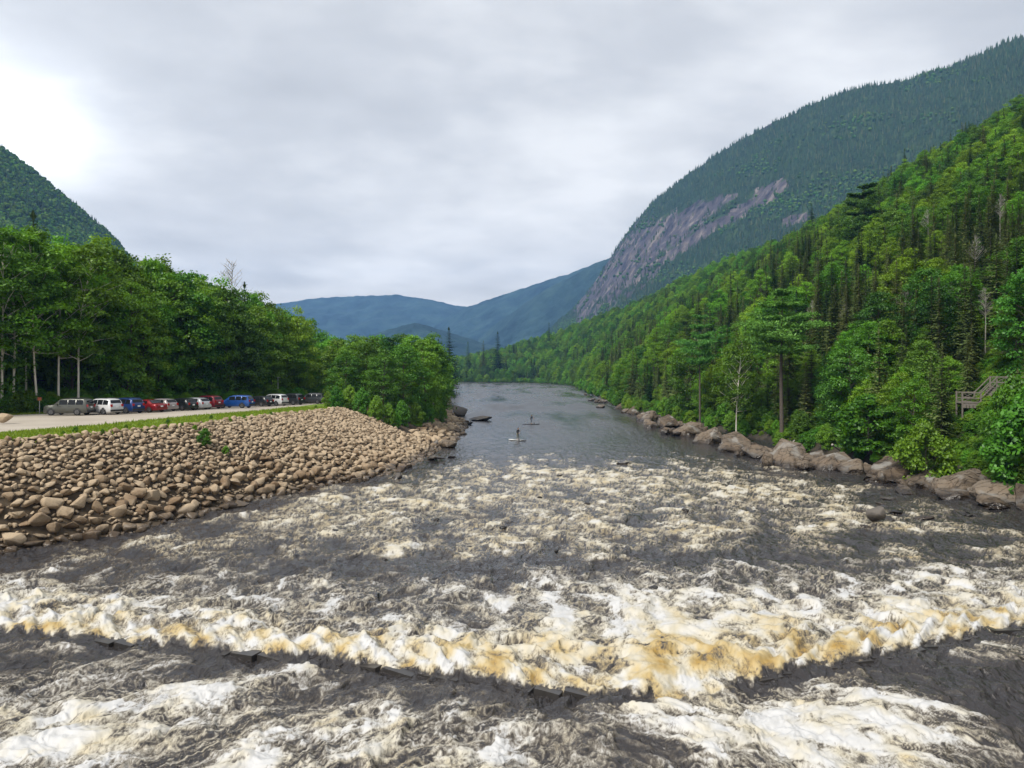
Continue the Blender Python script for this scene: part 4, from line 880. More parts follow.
# ------------------------------------------------------------------ paddlers
M['skin'] = simple('skin', (.42, .26, .18), .6); M['black_cloth'] = simple('black_cloth', (.014, .015, .022), .8); M['olive_cloth'] = simple('olive_cloth', (.16, .15, .10), .85); M['hair'] = simple('dark_hair', (.02, .014, .01), .7)
def person(label, loc, rz, legs_mat, pose):
    H = 1.75
    J = {'pelvis': (0, 0, .96), 'waist': (.02, 0, 1.10), 'chest': (.07, 0, 1.30), 'neck': (.11, 0, 1.47), 'head0': (.14, 0, 1.56), 'head1': (.155, 0, 1.66), 'head2': (.15, 0, 1.72), 'nose': (.255, 0, 1.62)}
    rad = {'pelvis': .165, 'waist': .15, 'chest': .175, 'neck': .058, 'head0': .088, 'head1': .098, 'head2': .07, 'nose': .018}
    E = [('pelvis', 'waist'), ('waist', 'chest'), ('chest', 'neck'), ('neck', 'head0'), ('head0', 'head1'), ('head1', 'head2'), ('head0', 'nose')]
    for s, nm in ((1, 'l'), (-1, 'r')):
        J[nm + 'hip'] = (0, s * .10, .90); J[nm + 'knee'] = (.08, s * .15, .50); J[nm + 'ank'] = (-.02, s * .17, .10); J[nm + 'toe'] = (.17, s * .20, .045)
        J[nm + 'sho'] = (.08, s * .20, 1.40); J[nm + 'elb'] = pose[nm][0]; J[nm + 'wri'] = pose[nm][1]; wr = Vector(pose[nm][1]); J[nm + 'palm'] = tuple(wr + Vector(pose[nm][2]) * .07)
        for k, v in (('hip', .105), ('knee', .066), ('ank', .044), ('toe', .036), ('sho', .066), ('elb', .045), ('wri', .031), ('palm', .036)): rad[nm + k] = v
        E += [('pelvis', nm + 'hip'), (nm + 'hip', nm + 'knee'), (nm + 'knee', nm + 'ank'), (nm + 'ank', nm + 'toe'), ('chest', nm + 'sho'), (nm + 'sho', nm + 'elb'), (nm + 'elb', nm + 'wri'), (nm + 'wri', nm + 'palm')]
        dv = Vector(pose[nm][2]); sd = Vector((0, 0, 1)); out = dv.cross(sd).normalized()
        for i, (o_, l_) in enumerate(((-.03, .062), (-.01, .072), (.01, .068), (.03, .055))):
            b0 = Vector(J[nm + 'palm']) + sd * o_; J['%sf%da' % (nm, i)] = tuple(b0 + dv * l_ * .6); J['%sf%db' % (nm, i)] = tuple(b0 + dv * l_ * .6 + out * l_ * .6 * s)
            rad['%sf%da' % (nm, i)] = .010; rad['%sf%db' % (nm, i)] = .009; E += [(nm + 'palm', '%sf%da' % (nm, i)), ('%sf%da' % (nm, i), '%sf%db' % (nm, i))]
        J[nm + 'th'] = tuple(wr + dv * .04 + sd * .055 + out * .02 * s); rad[nm + 'th'] = .011; E.append((nm + 'palm', nm + 'th'))
    keys = list(J); me = bpy.data.meshes.new('person_skeleton'); me.from_pydata([J[k] for k in keys], [(keys.index(a), keys.index(b_)) for a, b_ in E], [])
    tmp = bpy.data.objects.new('person_skeleton', me); C.objects.link(tmp); sk = tmp.modifiers.new('skin', 'SKIN'); sv = me.skin_vertices[0].data
    for i, k in enumerate(keys): sv[i].radius = (rad[k], rad[k] * (1.15 if k in ('pelvis', 'waist') else 1)); sv[i].use_root = k == 'pelvis'
    sub = tmp.modifiers.new('sub', 'SUBSURF'); sub.levels = sub.render_levels = 2
    dg = bpy.context.evaluated_depsgraph_get(); bm_ = bpy.data.meshes.new_from_object(tmp.evaluated_get(dg)); bpy.data.objects.remove(tmp)
    bm_.name = 'person'; bm_.materials.clear()
    for m in (M['skin'], M['black_cloth'], legs_mat): bm_.materials.append(m)
    for p in bm_.polygons:
        p.use_smooth = True; c = p.center; r_ = math.hypot(c.x - .1, c.y)
        p.material_index = 2 if c.z < .98 and .12 < c.z and abs(c.y) < .3 and c.x < .22 else (1 if .98 <= c.z < 1.47 and c.x < .40 else 0)
    o = link('person', bm_, None, loc, (0, 0, rz)); tag(o, label, 'person', 'stand up paddlers on the river')
    bm = bmesh.new(); bmesh.ops.create_uvsphere(bm, u_segments=14, v_segments=10, radius=.112)
    for v in bm.verts: v.co = Vector((v.co.x * 1.05 + .135, v.co.y, v.co.z * 1.02 + 1.675))
    bmesh.ops.delete(bm, geom=[v for v in bm.verts if v.co.z < 1.60 or (v.co.x > .20 and v.co.z < 1.71)], context='VERTS')
    hm = bpy.data.meshes.new('hair'); bm.to_mesh(hm); bm.free(); hm.materials.append(M['hair']); [setattr(p, 'use_smooth', True) for p in hm.polygons]; link('hair', hm, o)
    return o
def board(label, loc, rz, col, nose):
    L, W_ = 3.2, .80; n = 24; V = []; F = []
    for i in range(n + 1):
        t = -1 + 2 * i / n; w = W_ / 2 * max(.03, (1 - abs(t) ** 3.2)) ** .6; x = t * L / 2; zr = .10 * max(0, t - .55) ** 1.3 * 2
        V += [(x, -w, .03 + zr), (x, -w * .8, -.06 + zr), (x, w * .8, -.06 + zr), (x, w, .03 + zr), (x, w * .85, .07 + zr), (x, -w * .85, .07 + zr)]
    for i in range(n):
        for k in range(6): a = i * 6 + k; b_ = i * 6 + (k + 1) % 6; F.append((a, b_, b_ + 6, a + 6))
    F += [(5, 4, 3, 2, 1, 0), tuple(n * 6 + k for k in range(6))]
    mb = MB(); mb.v = V; mb.f = F; me = mb.me('paddleboard', simple('board_' + label[:5], col, .4)); me.materials.append(simple('board_nose', nose, .5))
    for p in me.polygons: p.material_index = 1 if p.center.x > L * .30 else 0
    o = link('paddleboard', me, None, loc, (0, 0, rz)); tag(o, label, 'paddleboard', 'paddleboards')
    mb = MB(); mb.box((0, 0, .076), (1.5, .5, .01)); link('deck_pad', mb.me('deck_pad', M['trim']), o); return o
def paddle(label, base, rz, hi, lo):
    o = thing('paddle', label, 'paddle', base, rz, 'paddles'); hi, lo = Vector(hi), Vector(lo)
    mb = MB(); mb.tube([hi, lo], .015, 8); link('shaft', mb.me('shaft', M['trim']), o)
    d = (lo - hi).normalized(); mb = MB(); mb.bar(lo - d * .02, lo + d * .42, .19, .02); link('blade', mb.me('blade', M['trim']), o)
    mb = MB(); mb.bar(hi + Vector((0, -.06, .0)), hi + Vector((0, .06, 0)), .03); link('grip', mb.me('grip', M['trim']), o)
for px, py, rz, bc, nc, lm, labs in ((517.5, 440.5, -38, (.62, .63, .60), (.03, .03, .035), M['olive_cloth'], ('nearer paddler in black top and olive trousers standing on a white board', 'white paddleboard with dark nose under the nearer paddler', 'black paddle held by the nearer paddler')),
                                     (531, 424.6, -5, (.03, .03, .035), (.03, .03, .035), M['black_cloth'], ('farther paddler all in black standing on a dark board', 'dark paddleboard under the farther paddler', 'black paddle held by the farther paddler'))):
    p = onplane(px, py); z0 = .06; rr = R(rz)
    pose = {'l': ((.30, .22, 1.22), (.44, .05, 1.30), (.9, -.3, .1)), 'r': ((.24, -.30, 1.16), (.46, -.22, .98), (.95, .1, -.1))}
    board(labs[1], (p.x, p.y, z0), rr, bc, nc); person(labs[0], (p.x, p.y, z0 + .065), rr, lm, pose)
    paddle(labs[2], (p.x, p.y, z0 + .065), rr, (.52, .06, 1.42), (.62, -.50, .25))

# ------------------------------------------------------------------ the river
sill = [onplane(*q) for q in ((-120, 622), (0, 627), (120, 637), (340, 657), (560, 686), (640, 692), (700, 684), (760, 672), (880, 651), (1024, 620), (1130, 600))]
sxk = np.array([-90] + [p.x for p in sill] + [70]); syk = np.array([sill[0].y + 4] + [p.y for p in sill] + [sill[-1].y + 8])
def ysill(x): return np.interp(x, sxk, syk)
pys = np.concatenate([np.arange(381.4, 400, .55), np.arange(400, 560, .85), np.arange(560, 775, .8), np.arange(776, 1000, 5)]); depths = CAM_H * FPX / (pys - HZ)
pxs = np.concatenate([np.arange(-460, -12, 6), np.arange(-12, 1036, 1.05), np.arange(1036, 1490, 6)])
YY = np.repeat(depths[:, None], len(pxs), 1); XX = (pxs[None] - 512) / FPX * YY; PX = np.repeat(pxs[None], len(pys), 0); PY = np.repeat(pys[:, None], len(pxs), 1)
dS = YY - ysill(XX)
# how foamy each part of the river is
Dm = np.interp(PY, [382, 430, 448, 458, 470, 500, 540, 575, 600, 640, 1000], [-.9, -.75, -.45, -.04, .13, .14, .07, .03, .14, .22, .22])
Dm = np.where(dS < 0, .07, Dm)
for (a, b_, ra, rb, am) in ((600, 478, 130, 11, .22), (520, 468, 60, 7, .2), (440, 502, 95, 9, .26), (330, 500, 70, 8, .2), (560, 530, 80, 10, .24), (640, 548, 60, 7, .22), (760, 490, 95, 11, .22), (850, 516, 90, 9, .2), (250, 524, 100, 9, .15), (400, 545, 60, 7, .2), (660, 612, 120, 34, .42), (600, 644, 130, 22, .3), (880, 612, 150, 26, .34),
                            (100, 603, 170, 16, .26), (500, 590, 70, 12, .15), (950, 575, 90, 12, .22), (430, 570, 130, 12, -.24), (180, 562, 140, 11, -.18), (720, 558, 90, 13, -.28), (650, 518, 45, 6, -.2), (545, 562, 60, 10, -.12), (330, 597, 70, 9, -.15), (850, 560, 70, 9, -.15), (900, 540, 120, 8, -.35),
                            (60, 735, 190, 36, .62), (230, 692, 100, 13, .30), (400, 752, 120, 26, .55), (310, 708, 70, 13, .22), (820, 742, 165, 42, .70), (770, 704, 95, 20, .52), (545, 748, 90, 24, .22), (660, 700, 60, 10, .3), (640, 742, 55, 22, -.35), (450, 692, 120, 17, -.32), (120, 660, 170, 11, -.3), (940, 680, 70, 24, -.55), (1010, 705, 60, 36, -.5), (590, 715, 50, 14, -.25)):
    Dm = Dm + am * np.exp(-((PX - a) / ra) ** 2 - ((PY - b_) / rb) ** 2) * (1.0 if am < 0 else 1.15)
# calmer dark margins along both shores
dl = XX - bx(YY); xr_ = np.interp(YY, BR[:int(NU * .85), 1], BR[:int(NU * .85), 0]); dr = xr_ - XX
mask = (YY > 32)
Dm = Dm - .5 * mask * (1 - sstep(1, 7, dl + 2.5 * noise2(XX * .2, YY * .2, 3))) - .6 * mask * (YY > 48) * (1 - sstep(4, 13, dr + 4 * noise2(XX * .12, YY * .12, 4)))
# turbulence texture in river coordinates
wx = fbm(XX * .16, YY * .16, 3, 1) * 2.2; wy = fbm(XX * .16 + 40, YY * .16, 3, 2) * 2.2
wx2 = fbm(XX * .9, YY * .9, 3, 5) * .55; wy2 = fbm(XX * .9 + 9, YY * .9, 3, 6) * .55
ax_, ay_ = XX + wx, YY + wy; bx_, by_ = ax_ + wx2, ay_ + wy2
big = fbm(ax_ * .30, ay_ * .24, 3, 10); r1 = ridged(bx_ * .55, by_ * .42, 3, 20); r2 = ridged(bx_ * 1.7, by_ * 1.35, 3, 30); fine = fbm(bx_ * 6.0, by_ * 4.6, 3, 40); f2 = ridged(bx_ * 4.2, by_ * 3.2, 2, 44)
mpp = YY / FPX     # metres per pixel, fades what the grid cannot carry
near = 1 - sstep(.06, .2, mpp)
tex = .85 * big + .75 * (r1 - .62) + .62 * (r2 - .62) * (1 - sstep(.12, .35, mpp)) + .40 * fine * near + .35 * (f2 - .6) * near
roll = np.exp(-(np.maximum(dS, 0) / 3.4) ** 2) * (dS > -.6)
arc = XX * 1.04
slant = np.interp(XX, [-12, 4, 8, 14], [.9, .5, -.6, -1.3]); sx_ = XX + slant * dS + .5 * wx2
tuft = np.clip(.5 + .30 * np.sin(sx_ * 2 * math.pi / 1.15 + 3.2 * noise2(XX * .35, .3 + 0 * XX, 56)) + .42 * noise2(sx_ * 1.3, dS * .3 + 3.1, 57) + .25 * noise2(sx_ * 3.1, dS * .7, 58) + .12 * fine, 0, 1)
gap = sstep(4.0, 5.0, XX) * (1 - sstep(6.6, 8.2, XX))          # the tongue that runs through the sill
Fr = Dm + tex + .75 * roll * (.65 + .5 * tuft * np.exp(-np.maximum(dS, 0) / 1.3))
edge = sstep(-.25, .25, dS + .42 * (tuft - .5) + .2 * fine)
pre = np.where(dS < 1.2, np.maximum(edge, gap), 1.0)
def lines(x, y, sd, w): return sstep(1 - w, 1, 1 - np.abs(noise2(x, y, sd)))
def flow(dx, dy, st):      # coordinates drawn out along the current
    n_ = math.hypot(dx, dy); dx, dy = dx / n_, dy / n_; return (XX * dx + YY * dy) / st, -XX * dy + YY * dx
def lacework(dx, dy, st):
    a_, b_ = flow(dx, dy, st); a1, b1 = a_ + .8 * wx + 1.1 * wx2, b_ + .8 * wy + 1.1 * wy2
    l_ = np.maximum.reduce([lines(a1 * .55, b1 * .55, 81, .16), .9 * lines(a1 * 1.25 + 3, b1 * 1.25, 82, .20) * (1 - sstep(.14, .35, mpp)), .75 * lines(a1 * 2.7, b1 * 2.7 + 7, 83, .26) * near, .55 * lines(a1 * 5.5, b1 * 5.5 + 1, 84, .34) * near])
    m_ = fbm(a1 * .8, b1 * .8, 4, 86); return l_, m_
wl = 1 - sstep(-1, 5, XX); wn = sstep(.5, -1.0, dS)
LA, MA = lacework(-.85, -.55, 2.6); LB, MB_ = lacework(.8, -.6, 2.6); LC, MC = lacework(.12, 1, 1.5)
lace = wn * (wl * LA + (1 - wl) * LB) + (1 - wn) * LC; mid = wn * (wl * MA + (1 - wl) * MB_) + (1 - wn) * MC
zone = Dm + .75 * big + .40 * (r1 - .6) + .6 * roll
core = sstep(.16, 1.0, Dm + .75 * big + .45 * (r1 - .62) + .6 * mid + .22 * fine * near + .55 * roll * (.5 + .6 * tuft))
veil = sstep(-.25, .9, zone + .45 * mid)
foam = np.clip(.62 * core * (.78 + 1.15 * mid + .75 * fine * near + .5 * (r2 - .62)) + .17 * veil * (.5 + 1.2 * mid) + lace * (.36 * sstep(-.30, .25, zone) * (1 - .35 * core) + .10 * sstep(-.6, -.2, zone) * (PY > 470)), 0, 1)
foam = np.where(dS > -.9, foam * np.where(dS < 1.2, pre, 1), foam)
foam = np.where((dS <= .0) & (gap < .5), np.maximum(foam * sstep(.0, -.9, dS), edge * (dS > -.6) * .95), foam)
foam = np.where((dS > .05) & (dS < 2.2), np.maximum(foam, (.34 + .42 * tuft + .35 * fine) * sstep(2.2, .9, dS)), foam)
# heights
Hh = .16 * fbm(bx_ * 1.0, by_ * .9, 4, 60) + .30 * big * sstep(440, 470, PY) + .20 * (r1 - .6) * sstep(440, 470, PY) + .09 * (r2 - .6) * near
Hh = Hh * np.interp(YY, [12, 60, 130, 300], [1, 1, .6, .3]) + foam * (.03 + .02 * fine) * near
Hh = Hh + (dS > -.7) * (.21 * np.exp(-((dS - .9) / 1.1) ** 2) * (.1 + 1.2 * tuft) * sstep(-.5, .4, dS) + .22 * np.exp(-((dS - 2.6) / 1.6) ** 2) * (.5 + 1.1 * r1 - .5)) * (1 - .45 * gap)
Hh = np.where(dS < 0, Hh - .13 * sstep(.12, -.3, dS + .25 * (tuft - .5)) * (1 - gap), Hh)
amber = np.clip(roll * (.16 + .50 * (.6 - tuft) * np.exp(-np.maximum(dS, 0) / 2.0) + .9 * fbm(XX * .9, YY * .8, 4, 70)) + .45 * fbm(XX * .8, YY * .7, 3, 75) * sstep(.2, .6, foam) + .22 * (PY < 560) * sstep(445, 470, PY) + .15 - .40 * mid * sstep(.1, .4, foam) + .34 * np.exp(-((PX - 690) / 190) ** 2 - ((PY - 655) / 34) ** 2) * (.6 + 1.6 * big), 0, 1)  # tea tint of the foam, plus shadow painted as amber between the tufts
keep = (dl > -6) & ((dr > -6) | (YY < 40)) & (dl > -40)
keep |= (YY < 34)
keep = keep[:-1, :-1] & keep[1:, 1:]
Fw = grid_faces(len(pys), len(pxs))[keep.ravel()]
wv = np.stack([XX, YY, Hh], -1).reshape(-1, 3)
def water_mat():
    m, nt, out = new_mat('river_water'); L = nt.links
    fo = N(nt, 'ShaderNodeAttribute', attribute_name='foam'); am = N(nt, 'ShaderNodeAttribute', attribute_name='amber'); geo = N(nt, 'ShaderNodeNewGeometry')
    mp = N(nt, 'ShaderNodeMapping'); mp.inputs['Scale'].default_value = (1.4, .62, 1); mp.inputs['Rotation'].default_value = (0, 0, .25); L.new(geo.outputs['Position'], mp.inputs['Vector'])
    n1 = N(nt, 'ShaderNodeTexNoise'); n1.inputs['Scale'].default_value = 1.6; n1.inputs['Detail'].default_value = 5; n1.inputs['Distortion'].default_value = .6; L.new(mp.outputs[0], n1.inputs['Vector'])
    n2 = N(nt, 'ShaderNodeTexNoise'); n2.inputs['Scale'].default_value = 7; n2.inputs['Detail'].default_value = 6; n2.inputs['Roughness'].default_value = .65; n2.inputs['Distortion'].default_value = 1.2; L.new(mp.outputs[0], n2.inputs['Vector'])
    b1 = N(nt, 'ShaderNodeBump'); ch = N(nt, 'ShaderNodeAttribute', attribute_name='chop'); L.new(ch.outputs['Fac'], b1.inputs['Strength']); b1.inputs['Distance'].default_value = .34; L.new(n1.outputs['Fac'], b1.inputs['Height'])
    w = N(nt, 'ShaderNodeBsdfPrincipled'); w.inputs['Base Color'].default_value = (.030, .027, .027, 1); rp = N(nt, 'ShaderNodeAttribute', attribute_name='ripple'); L.new(rp.outputs['Fac'], w.inputs['Roughness']); w.inputs['IOR'].default_value = 1.42; w.inputs['Specular IOR Level'].default_value = .5; b3 = N(nt, 'ShaderNodeBump'); b3.inputs['Distance'].default_value = .06; L.new(mth(nt, 'MULTIPLY', ch.outputs['Fac'], .4), b3.inputs['Strength']); L.new(n2.outputs['Fac'], b3.inputs['Height']); L.new(b1.outputs[0], b3.inputs['Normal']); L.new(b3.outputs[0], w.inputs['Normal'])
    cr = ramp(nt, [(0, (.48, .48, .48)), (.28, (.47, .435, .35)), (.6, (.42, .33, .17)), (1, (.32, .205, .055))]); L.new(am.outputs['Fac'], cr.inputs[0])
    n5 = N(nt, 'ShaderNodeTexNoise'); n5.inputs['Scale'].default_value = 3.4; n5.inputs['Detail'].default_value = 7; n5.inputs['Roughness'].default_value = .72; n5.inputs['Distortion'].default_value = 1.6; L.new(mp.outputs[0], n5.inputs['Vector'])
    n6 = N(nt, 'ShaderNodeTexNoise'); n6.inputs['Scale'].default_value = 2.2; n6.inputs['Detail'].default_value = 3; n6.inputs['Distortion'].default_value = 2.2; L.new(mp.outputs[0], n6.inputs['Vector'])
    rdg = mth(nt, 'SUBTRACT', 1.0, mth(nt, 'MULTIPLY', mth(nt, 'ABSOLUTE', mth(nt, 'SUBTRACT', n6.outputs['Fac'], .5)), 9.0), clamp=True)
    n7 = N(nt, 'ShaderNodeTexNoise'); n7.inputs['Scale'].default_value = 5.5; n7.inputs['Detail'].default_value = 3; n7.inputs['Distortion'].default_value = 1.8; L.new(mp.outputs[0], n7.inputs['Vector'])
    rdg2 = mth(nt, 'SUBTRACT', 1.0, mth(nt, 'MULTIPLY', mth(nt, 'ABSOLUTE', mth(nt, 'SUBTRACT', n7.outputs['Fac'], .5)), 9.0), clamp=True)
    b2 = N(nt, 'ShaderNodeBump'); b2.inputs['Strength'].default_value = .22; b2.inputs['Distance'].default_value = .05; L.new(n5.outputs['Fac'], b2.inputs['Height'])
    f = N(nt, 'ShaderNodeBsdfPrincipled'); f.inputs['Roughness'].default_value = .6; f.inputs['Specular IOR Level'].default_value = .3; L.new(cr.outputs[0], f.inputs['Base Color']); L.new(b2.outputs[0], f.inputs['Normal'])
    gate = mth(nt, 'MULTIPLY', fo.outputs['Fac'], 3.5, clamp=True)
    t0 = mth(nt, 'MULTIPLY_ADD', mth(nt, 'MULTIPLY', mth(nt, 'SUBTRACT', n5.outputs['Fac'], .5), gate), .62, fo.outputs['Fac'])
    t1 = mth(nt, 'MULTIPLY_ADD', mth(nt, 'MULTIPLY', rdg2, gate), .14, mth(nt, 'MULTIPLY_ADD', mth(nt, 'MULTIPLY', rdg, gate), .16, t0))
    fr = N(nt, 'ShaderNodeMapRange'); fr.interpolation_type = 'SMOOTHSTEP'; fr.inputs['From Min'].default_value = .06; fr.inputs['From Max'].default_value = .96; L.new(t1, fr.inputs['Value'])
    fac = mth(nt, 'MULTIPLY', fr.outputs[0], 1.12, clamp=True)
    th = N(nt, 'ShaderNodeMapRange'); th.interpolation_type = 'SMOOTHSTEP'; th.inputs['From Min'].default_value = .12; th.inputs['From Max'].default_value = .80; L.new(t1, th.inputs['Value'])
    L.new(mixc(nt, th.outputs[0], (.25, .205, .14), cr.outputs[0]), f.inputs['Base Color'])
    mx = N(nt, 'ShaderNodeMixShader'); L.new(fac, mx.inputs[0]); L.new(w.outputs[0], mx.inputs[1]); L.new(f.outputs[0], mx.inputs[2]); L.new(mx.outputs[0], out.inputs[0]); return m
M['water'] = water_mat()
o = link('river', mesh_np('river', wv, Fw[:, ::-1], [M['water']], smooth=True, attrs={'foam': np.clip(foam, 0, 1).ravel(), 'amber': amber.ravel(), 'chop': np.interp(YY, [40, 75, 110, 200], [.9, .8, .25, .12]).ravel(), 'ripple': np.interp(YY, [30, 70, 110, 200], [.07, .10, .22, .26]).ravel() * np.clip(1 + 1.1 * fbm(XX * .10, YY * .022, 4, 123), .35, 1.8).ravel()})); o['kind'] = 'structure'
# the low stone sill across the river, its slabs set like saw teeth
M['sill'] = simple('wet_stone', (.035, .032, .03), .3, var=.4, vscale=4)
ws = thing('weir_sill', 'low dark stepped stone sill across the foreground rapids', 'weir', (0, float(ysill(0)), -.2))
xq = -24.0; ii = 0
while xq < 27:
    q_ = random.uniform(.75, 1.35)
    if not (4.3 < xq < 7.4):
        a = Vector((xq, float(ysill(xq)) - .05, 0)); b_ = Vector((xq + 1.2 * q_, float(ysill(xq + 1.2 * q_)) - .05, 0)); d = (b_ - a).normalized(); ang = math.atan2(d.y, d.x) - .16
        mb = MB(); mb.box((0, 0, 0), (1.16 * q_, .62, .34)); me = mb.me('stone_slab', M['sill'])
        link('stone_slab', me, ws, (a + b_) / 2 + Vector((0, 0, -.275 + random.uniform(-.03, .02))) - Vector(ws.location), (random.uniform(-.05, .05), random.uniform(-.09, .09), ang))
    xq += 1.22 * q_; ii += 1

# ------------------------------------------------------------------ mountains
def mountain(name, ridge_px, base_px, nu, ns, amp, scale, mat, seed, conv=0.0, attr=None):
    Rg = np.array([tuple(at(px, py, D)) for px, py, D in ridge_px]); Bs = np.array([tuple(at(px, HZ, D)) for px, D in base_px]); Bs[:, 2] = -3
    def rs(P):
        t = np.linspace(0, 1, len(P)); q = np.linspace(0, 1, nu); return np.stack([np.interp(q, t, P[:, k]) for k in range(3)], 1)
    Rg, Bs = smooth_rows(rs(Rg), 3), rs(Bs); s = np.concatenate([np.linspace(0, 1, ns), [1.08, 1.35]])[None, :, None]
    P = Bs[:, None] * (1 - s) + Rg[:, None] * s
    sc_ = np.minimum(s[..., 0], 1); P[..., 2] += conv * np.sin(sc_ * math.pi) * (Rg[:, None, 2] - Bs[:, None, 2]) - np.maximum(s[..., 0] - 1, 0) * 500
    a = fbm(P[..., 0] / scale, P[..., 1] / scale + P[..., 2] / scale * .6, 5, seed); env = (.25 + .75 * np.sin(np.clip(s[..., 0], 0, 1) * math.pi) ** .6)
    P[..., 1] += a * amp * env * -1.0; P[..., 2] += a * amp * .45 * env + fbm(P[..., 0] / scale * 4, P[..., 1] / scale * 4, 3, seed + 9) * amp * .10
    o = link(name, None) if False else None
    at_ = attr(P) if attr else {}
    me = mesh_np(name, P.reshape(-1, 3), grid_faces(nu, s.shape[1]), [mat], smooth=True, attrs=at_); ob = link(name, me); ob['kind'] = 'structure'; return ob, P
def hill_mat(name, c0, c1, c2, scale, rockattr=False):
    m, nt, out = new_mat(name); L = nt.links; geo = N(nt, 'ShaderNodeNewGeometry')
    n1 = N(nt, 'ShaderNodeTexNoise'); n1.inputs['Scale'].default_value = scale; n1.inputs['Detail'].default_value = 9; n1.inputs['Roughness'].default_value = .62; L.new(geo.outputs['Position'], n1.inputs['Vector'])
    r = ramp(nt, [(.35, c0), (.5, c1), (.66, c2)]); L.new(n1.outputs['Fac'], r.inputs[0]); col = r.outputs[0]
    p = N(nt, 'ShaderNodeBsdfPrincipled'); p.inputs['Roughness'].default_value = .95; p.inputs['Specular IOR Level'].default_value = .1
    if rockattr:
        mp = N(nt, 'ShaderNodeMapping'); mp.inputs['Scale'].default_value = (.05, .05, .011); mp.inputs['Rotation'].default_value = (0, .12, 0); L.new(geo.outputs['Position'], mp.inputs['Vector'])
        v = N(nt, 'ShaderNodeTexNoise'); v.inputs['Scale'].default_value = 1.0; v.inputs['Detail'].default_value = 8; v.inputs['Roughness'].default_value = .6; L.new(mp.outputs[0], v.inputs['Vector'])
        rr = ramp(nt, [(.36, (.020, .018, .028)), (.44, (.060, .053, .066)), (.51, (.072, .063, .074)), (.58, (.115, .098, .098)), (.68, (.20, .175, .16))]); L.new(v.outputs['Fac'], rr.inputs[0])
        n3 = N(nt, 'ShaderNodeTexNoise'); n3.inputs['Scale'].default_value = .04; n3.inputs['Detail'].default_value = 7; L.new(geo.outputs['Position'], n3.inputs['Vector'])
        ra = N(nt, 'ShaderNodeAttribute', attribute_name='rock'); k = mth(nt, 'MULTIPLY_ADD', mth(nt, 'SUBTRACT', n3.outputs['Fac'], .5), 2.2, ra.outputs['Fac']); mr = N(nt, 'ShaderNodeMapRange'); mr.inputs['From Min'].default_value = .42; mr.inputs['From Max'].default_value = .58; L.new(k, mr.inputs['Value'])
        col = mixc(nt, mr.outputs[0], col, rr.outputs[0])
        bp = N(nt, 'ShaderNodeBump'); bp.inputs['Strength'].default_value = .9; bp.inputs['Distance'].default_value = 9; L.new(v.outputs['Fac'], bp.inputs['Height']); L.new(bp.outputs[0], p.inputs['Normal'])
    else:
        bp = N(nt, 'ShaderNodeBump'); bp.inputs['Strength'].default_value = .8; bp.inputs['Distance'].default_value = .25 / scale; L.new(n1.outputs['Fac'], bp.inputs['Height']); L.new(bp.outputs[0], p.inputs['Normal'])
    L.new(col, p.inputs['Base Color']); L.new(p.outputs[0], out.inputs[0]); return m
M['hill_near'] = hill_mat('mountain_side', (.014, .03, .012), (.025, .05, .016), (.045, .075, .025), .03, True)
M['hill_far'] = hill_mat('far_mountain', (.010, .026, .034), (.020, .046, .054), (.034, .068, .068), .010)  # conifer green with part of the distant blue haze mixed into the colour
def pseg(PXv, PYv, pts):      # distance in picture units to a polyline of (px,py,halfwidth): <1 inside
    best = np.full(PXv.shape, 9.0)
    for (x0, y0, w0), (x1, y1, w1) in zip(pts[:-1], pts[1:]):
        dx, dy = x1 - x0, y1 - y0; t = np.clip(((PXv - x0) * dx + (PYv - y0) * dy) / (dx * dx + dy * dy), 0, 1)
        best = np.minimum(best, np.hypot(PXv - x0 - t * dx, PYv - y0 - t * dy) / (w0 + (w1 - w0) * t))
    return best
def cliff_rock(P):
    a, b_ = proj(P[..., 0], np.maximum(P[..., 1], 50), P[..., 2])
    d = np.minimum.reduce([pseg(a, b_, [(583, 306, 20), (615, 270, 32), (645, 246, 28), (680, 226, 17), (712, 206, 9), (735, 195, 3)]), pseg(a, b_, [(660, 262, 6), (705, 232, 6), (738, 213, 7), (770, 192, 9), (784, 184, 6)]), pseg(a, b_, [(786, 222, 5), (806, 216, 5)]) , pseg(a, b_, [(762, 128, 2), (770, 124, 2)])])
    return {'rock': np.clip(1.15 - .75 * d, 0, 1).ravel()}
ridgeR = [(1180, -22, 1050), (1100, 2, 1100), (1024, 36, 1200), (985, 52, 1260), (950, 66, 1330), (905, 82, 1400), (850, 92, 1460), (808, 107, 1520), (765, 127, 1600), (722, 152, 1700), (684, 178, 1790), (655, 201, 1860), (636, 221, 1910), (622, 240, 1950), (612, 256, 1985), (600, 275, 2020), (588, 292, 2060), (574, 308, 2110), (556, 325, 2180), (535, 345, 2260)]
baseR = [(1250, 640), (1130, 700), (1050, 760), (980, 820), (900, 900), (830, 980), (760, 1060), (700, 1150), (640, 1270), (590, 1420), (560, 1580), (535, 1760), (515, 1950)]
moR, PR = mountain('mountain', ridgeR, baseR, 260, 90, 46, 190, M['hill_near'], 41, .02, cliff_rock)
ridgeL = [(-330, -60, 820), (-200, 20, 860), (-90, 92, 900), (0, 148, 950), (40, 178, 985), (80, 211, 1020), (114, 240, 1060), (140, 272, 1080), (170, 305, 1100), (220, 340, 1150)]
baseL = [(-420, 480), (-250, 500), (-120, 540), (0, 590), (60, 640), (120, 690), (180, 750), (260, 900)]
moL, PL = mountain('mountain', ridgeL, baseL, 140, 60, 26, 160, M['hill_near'], 52, .02, lambda P: {'rock': np.zeros(P.shape[0] * P.shape[1])})
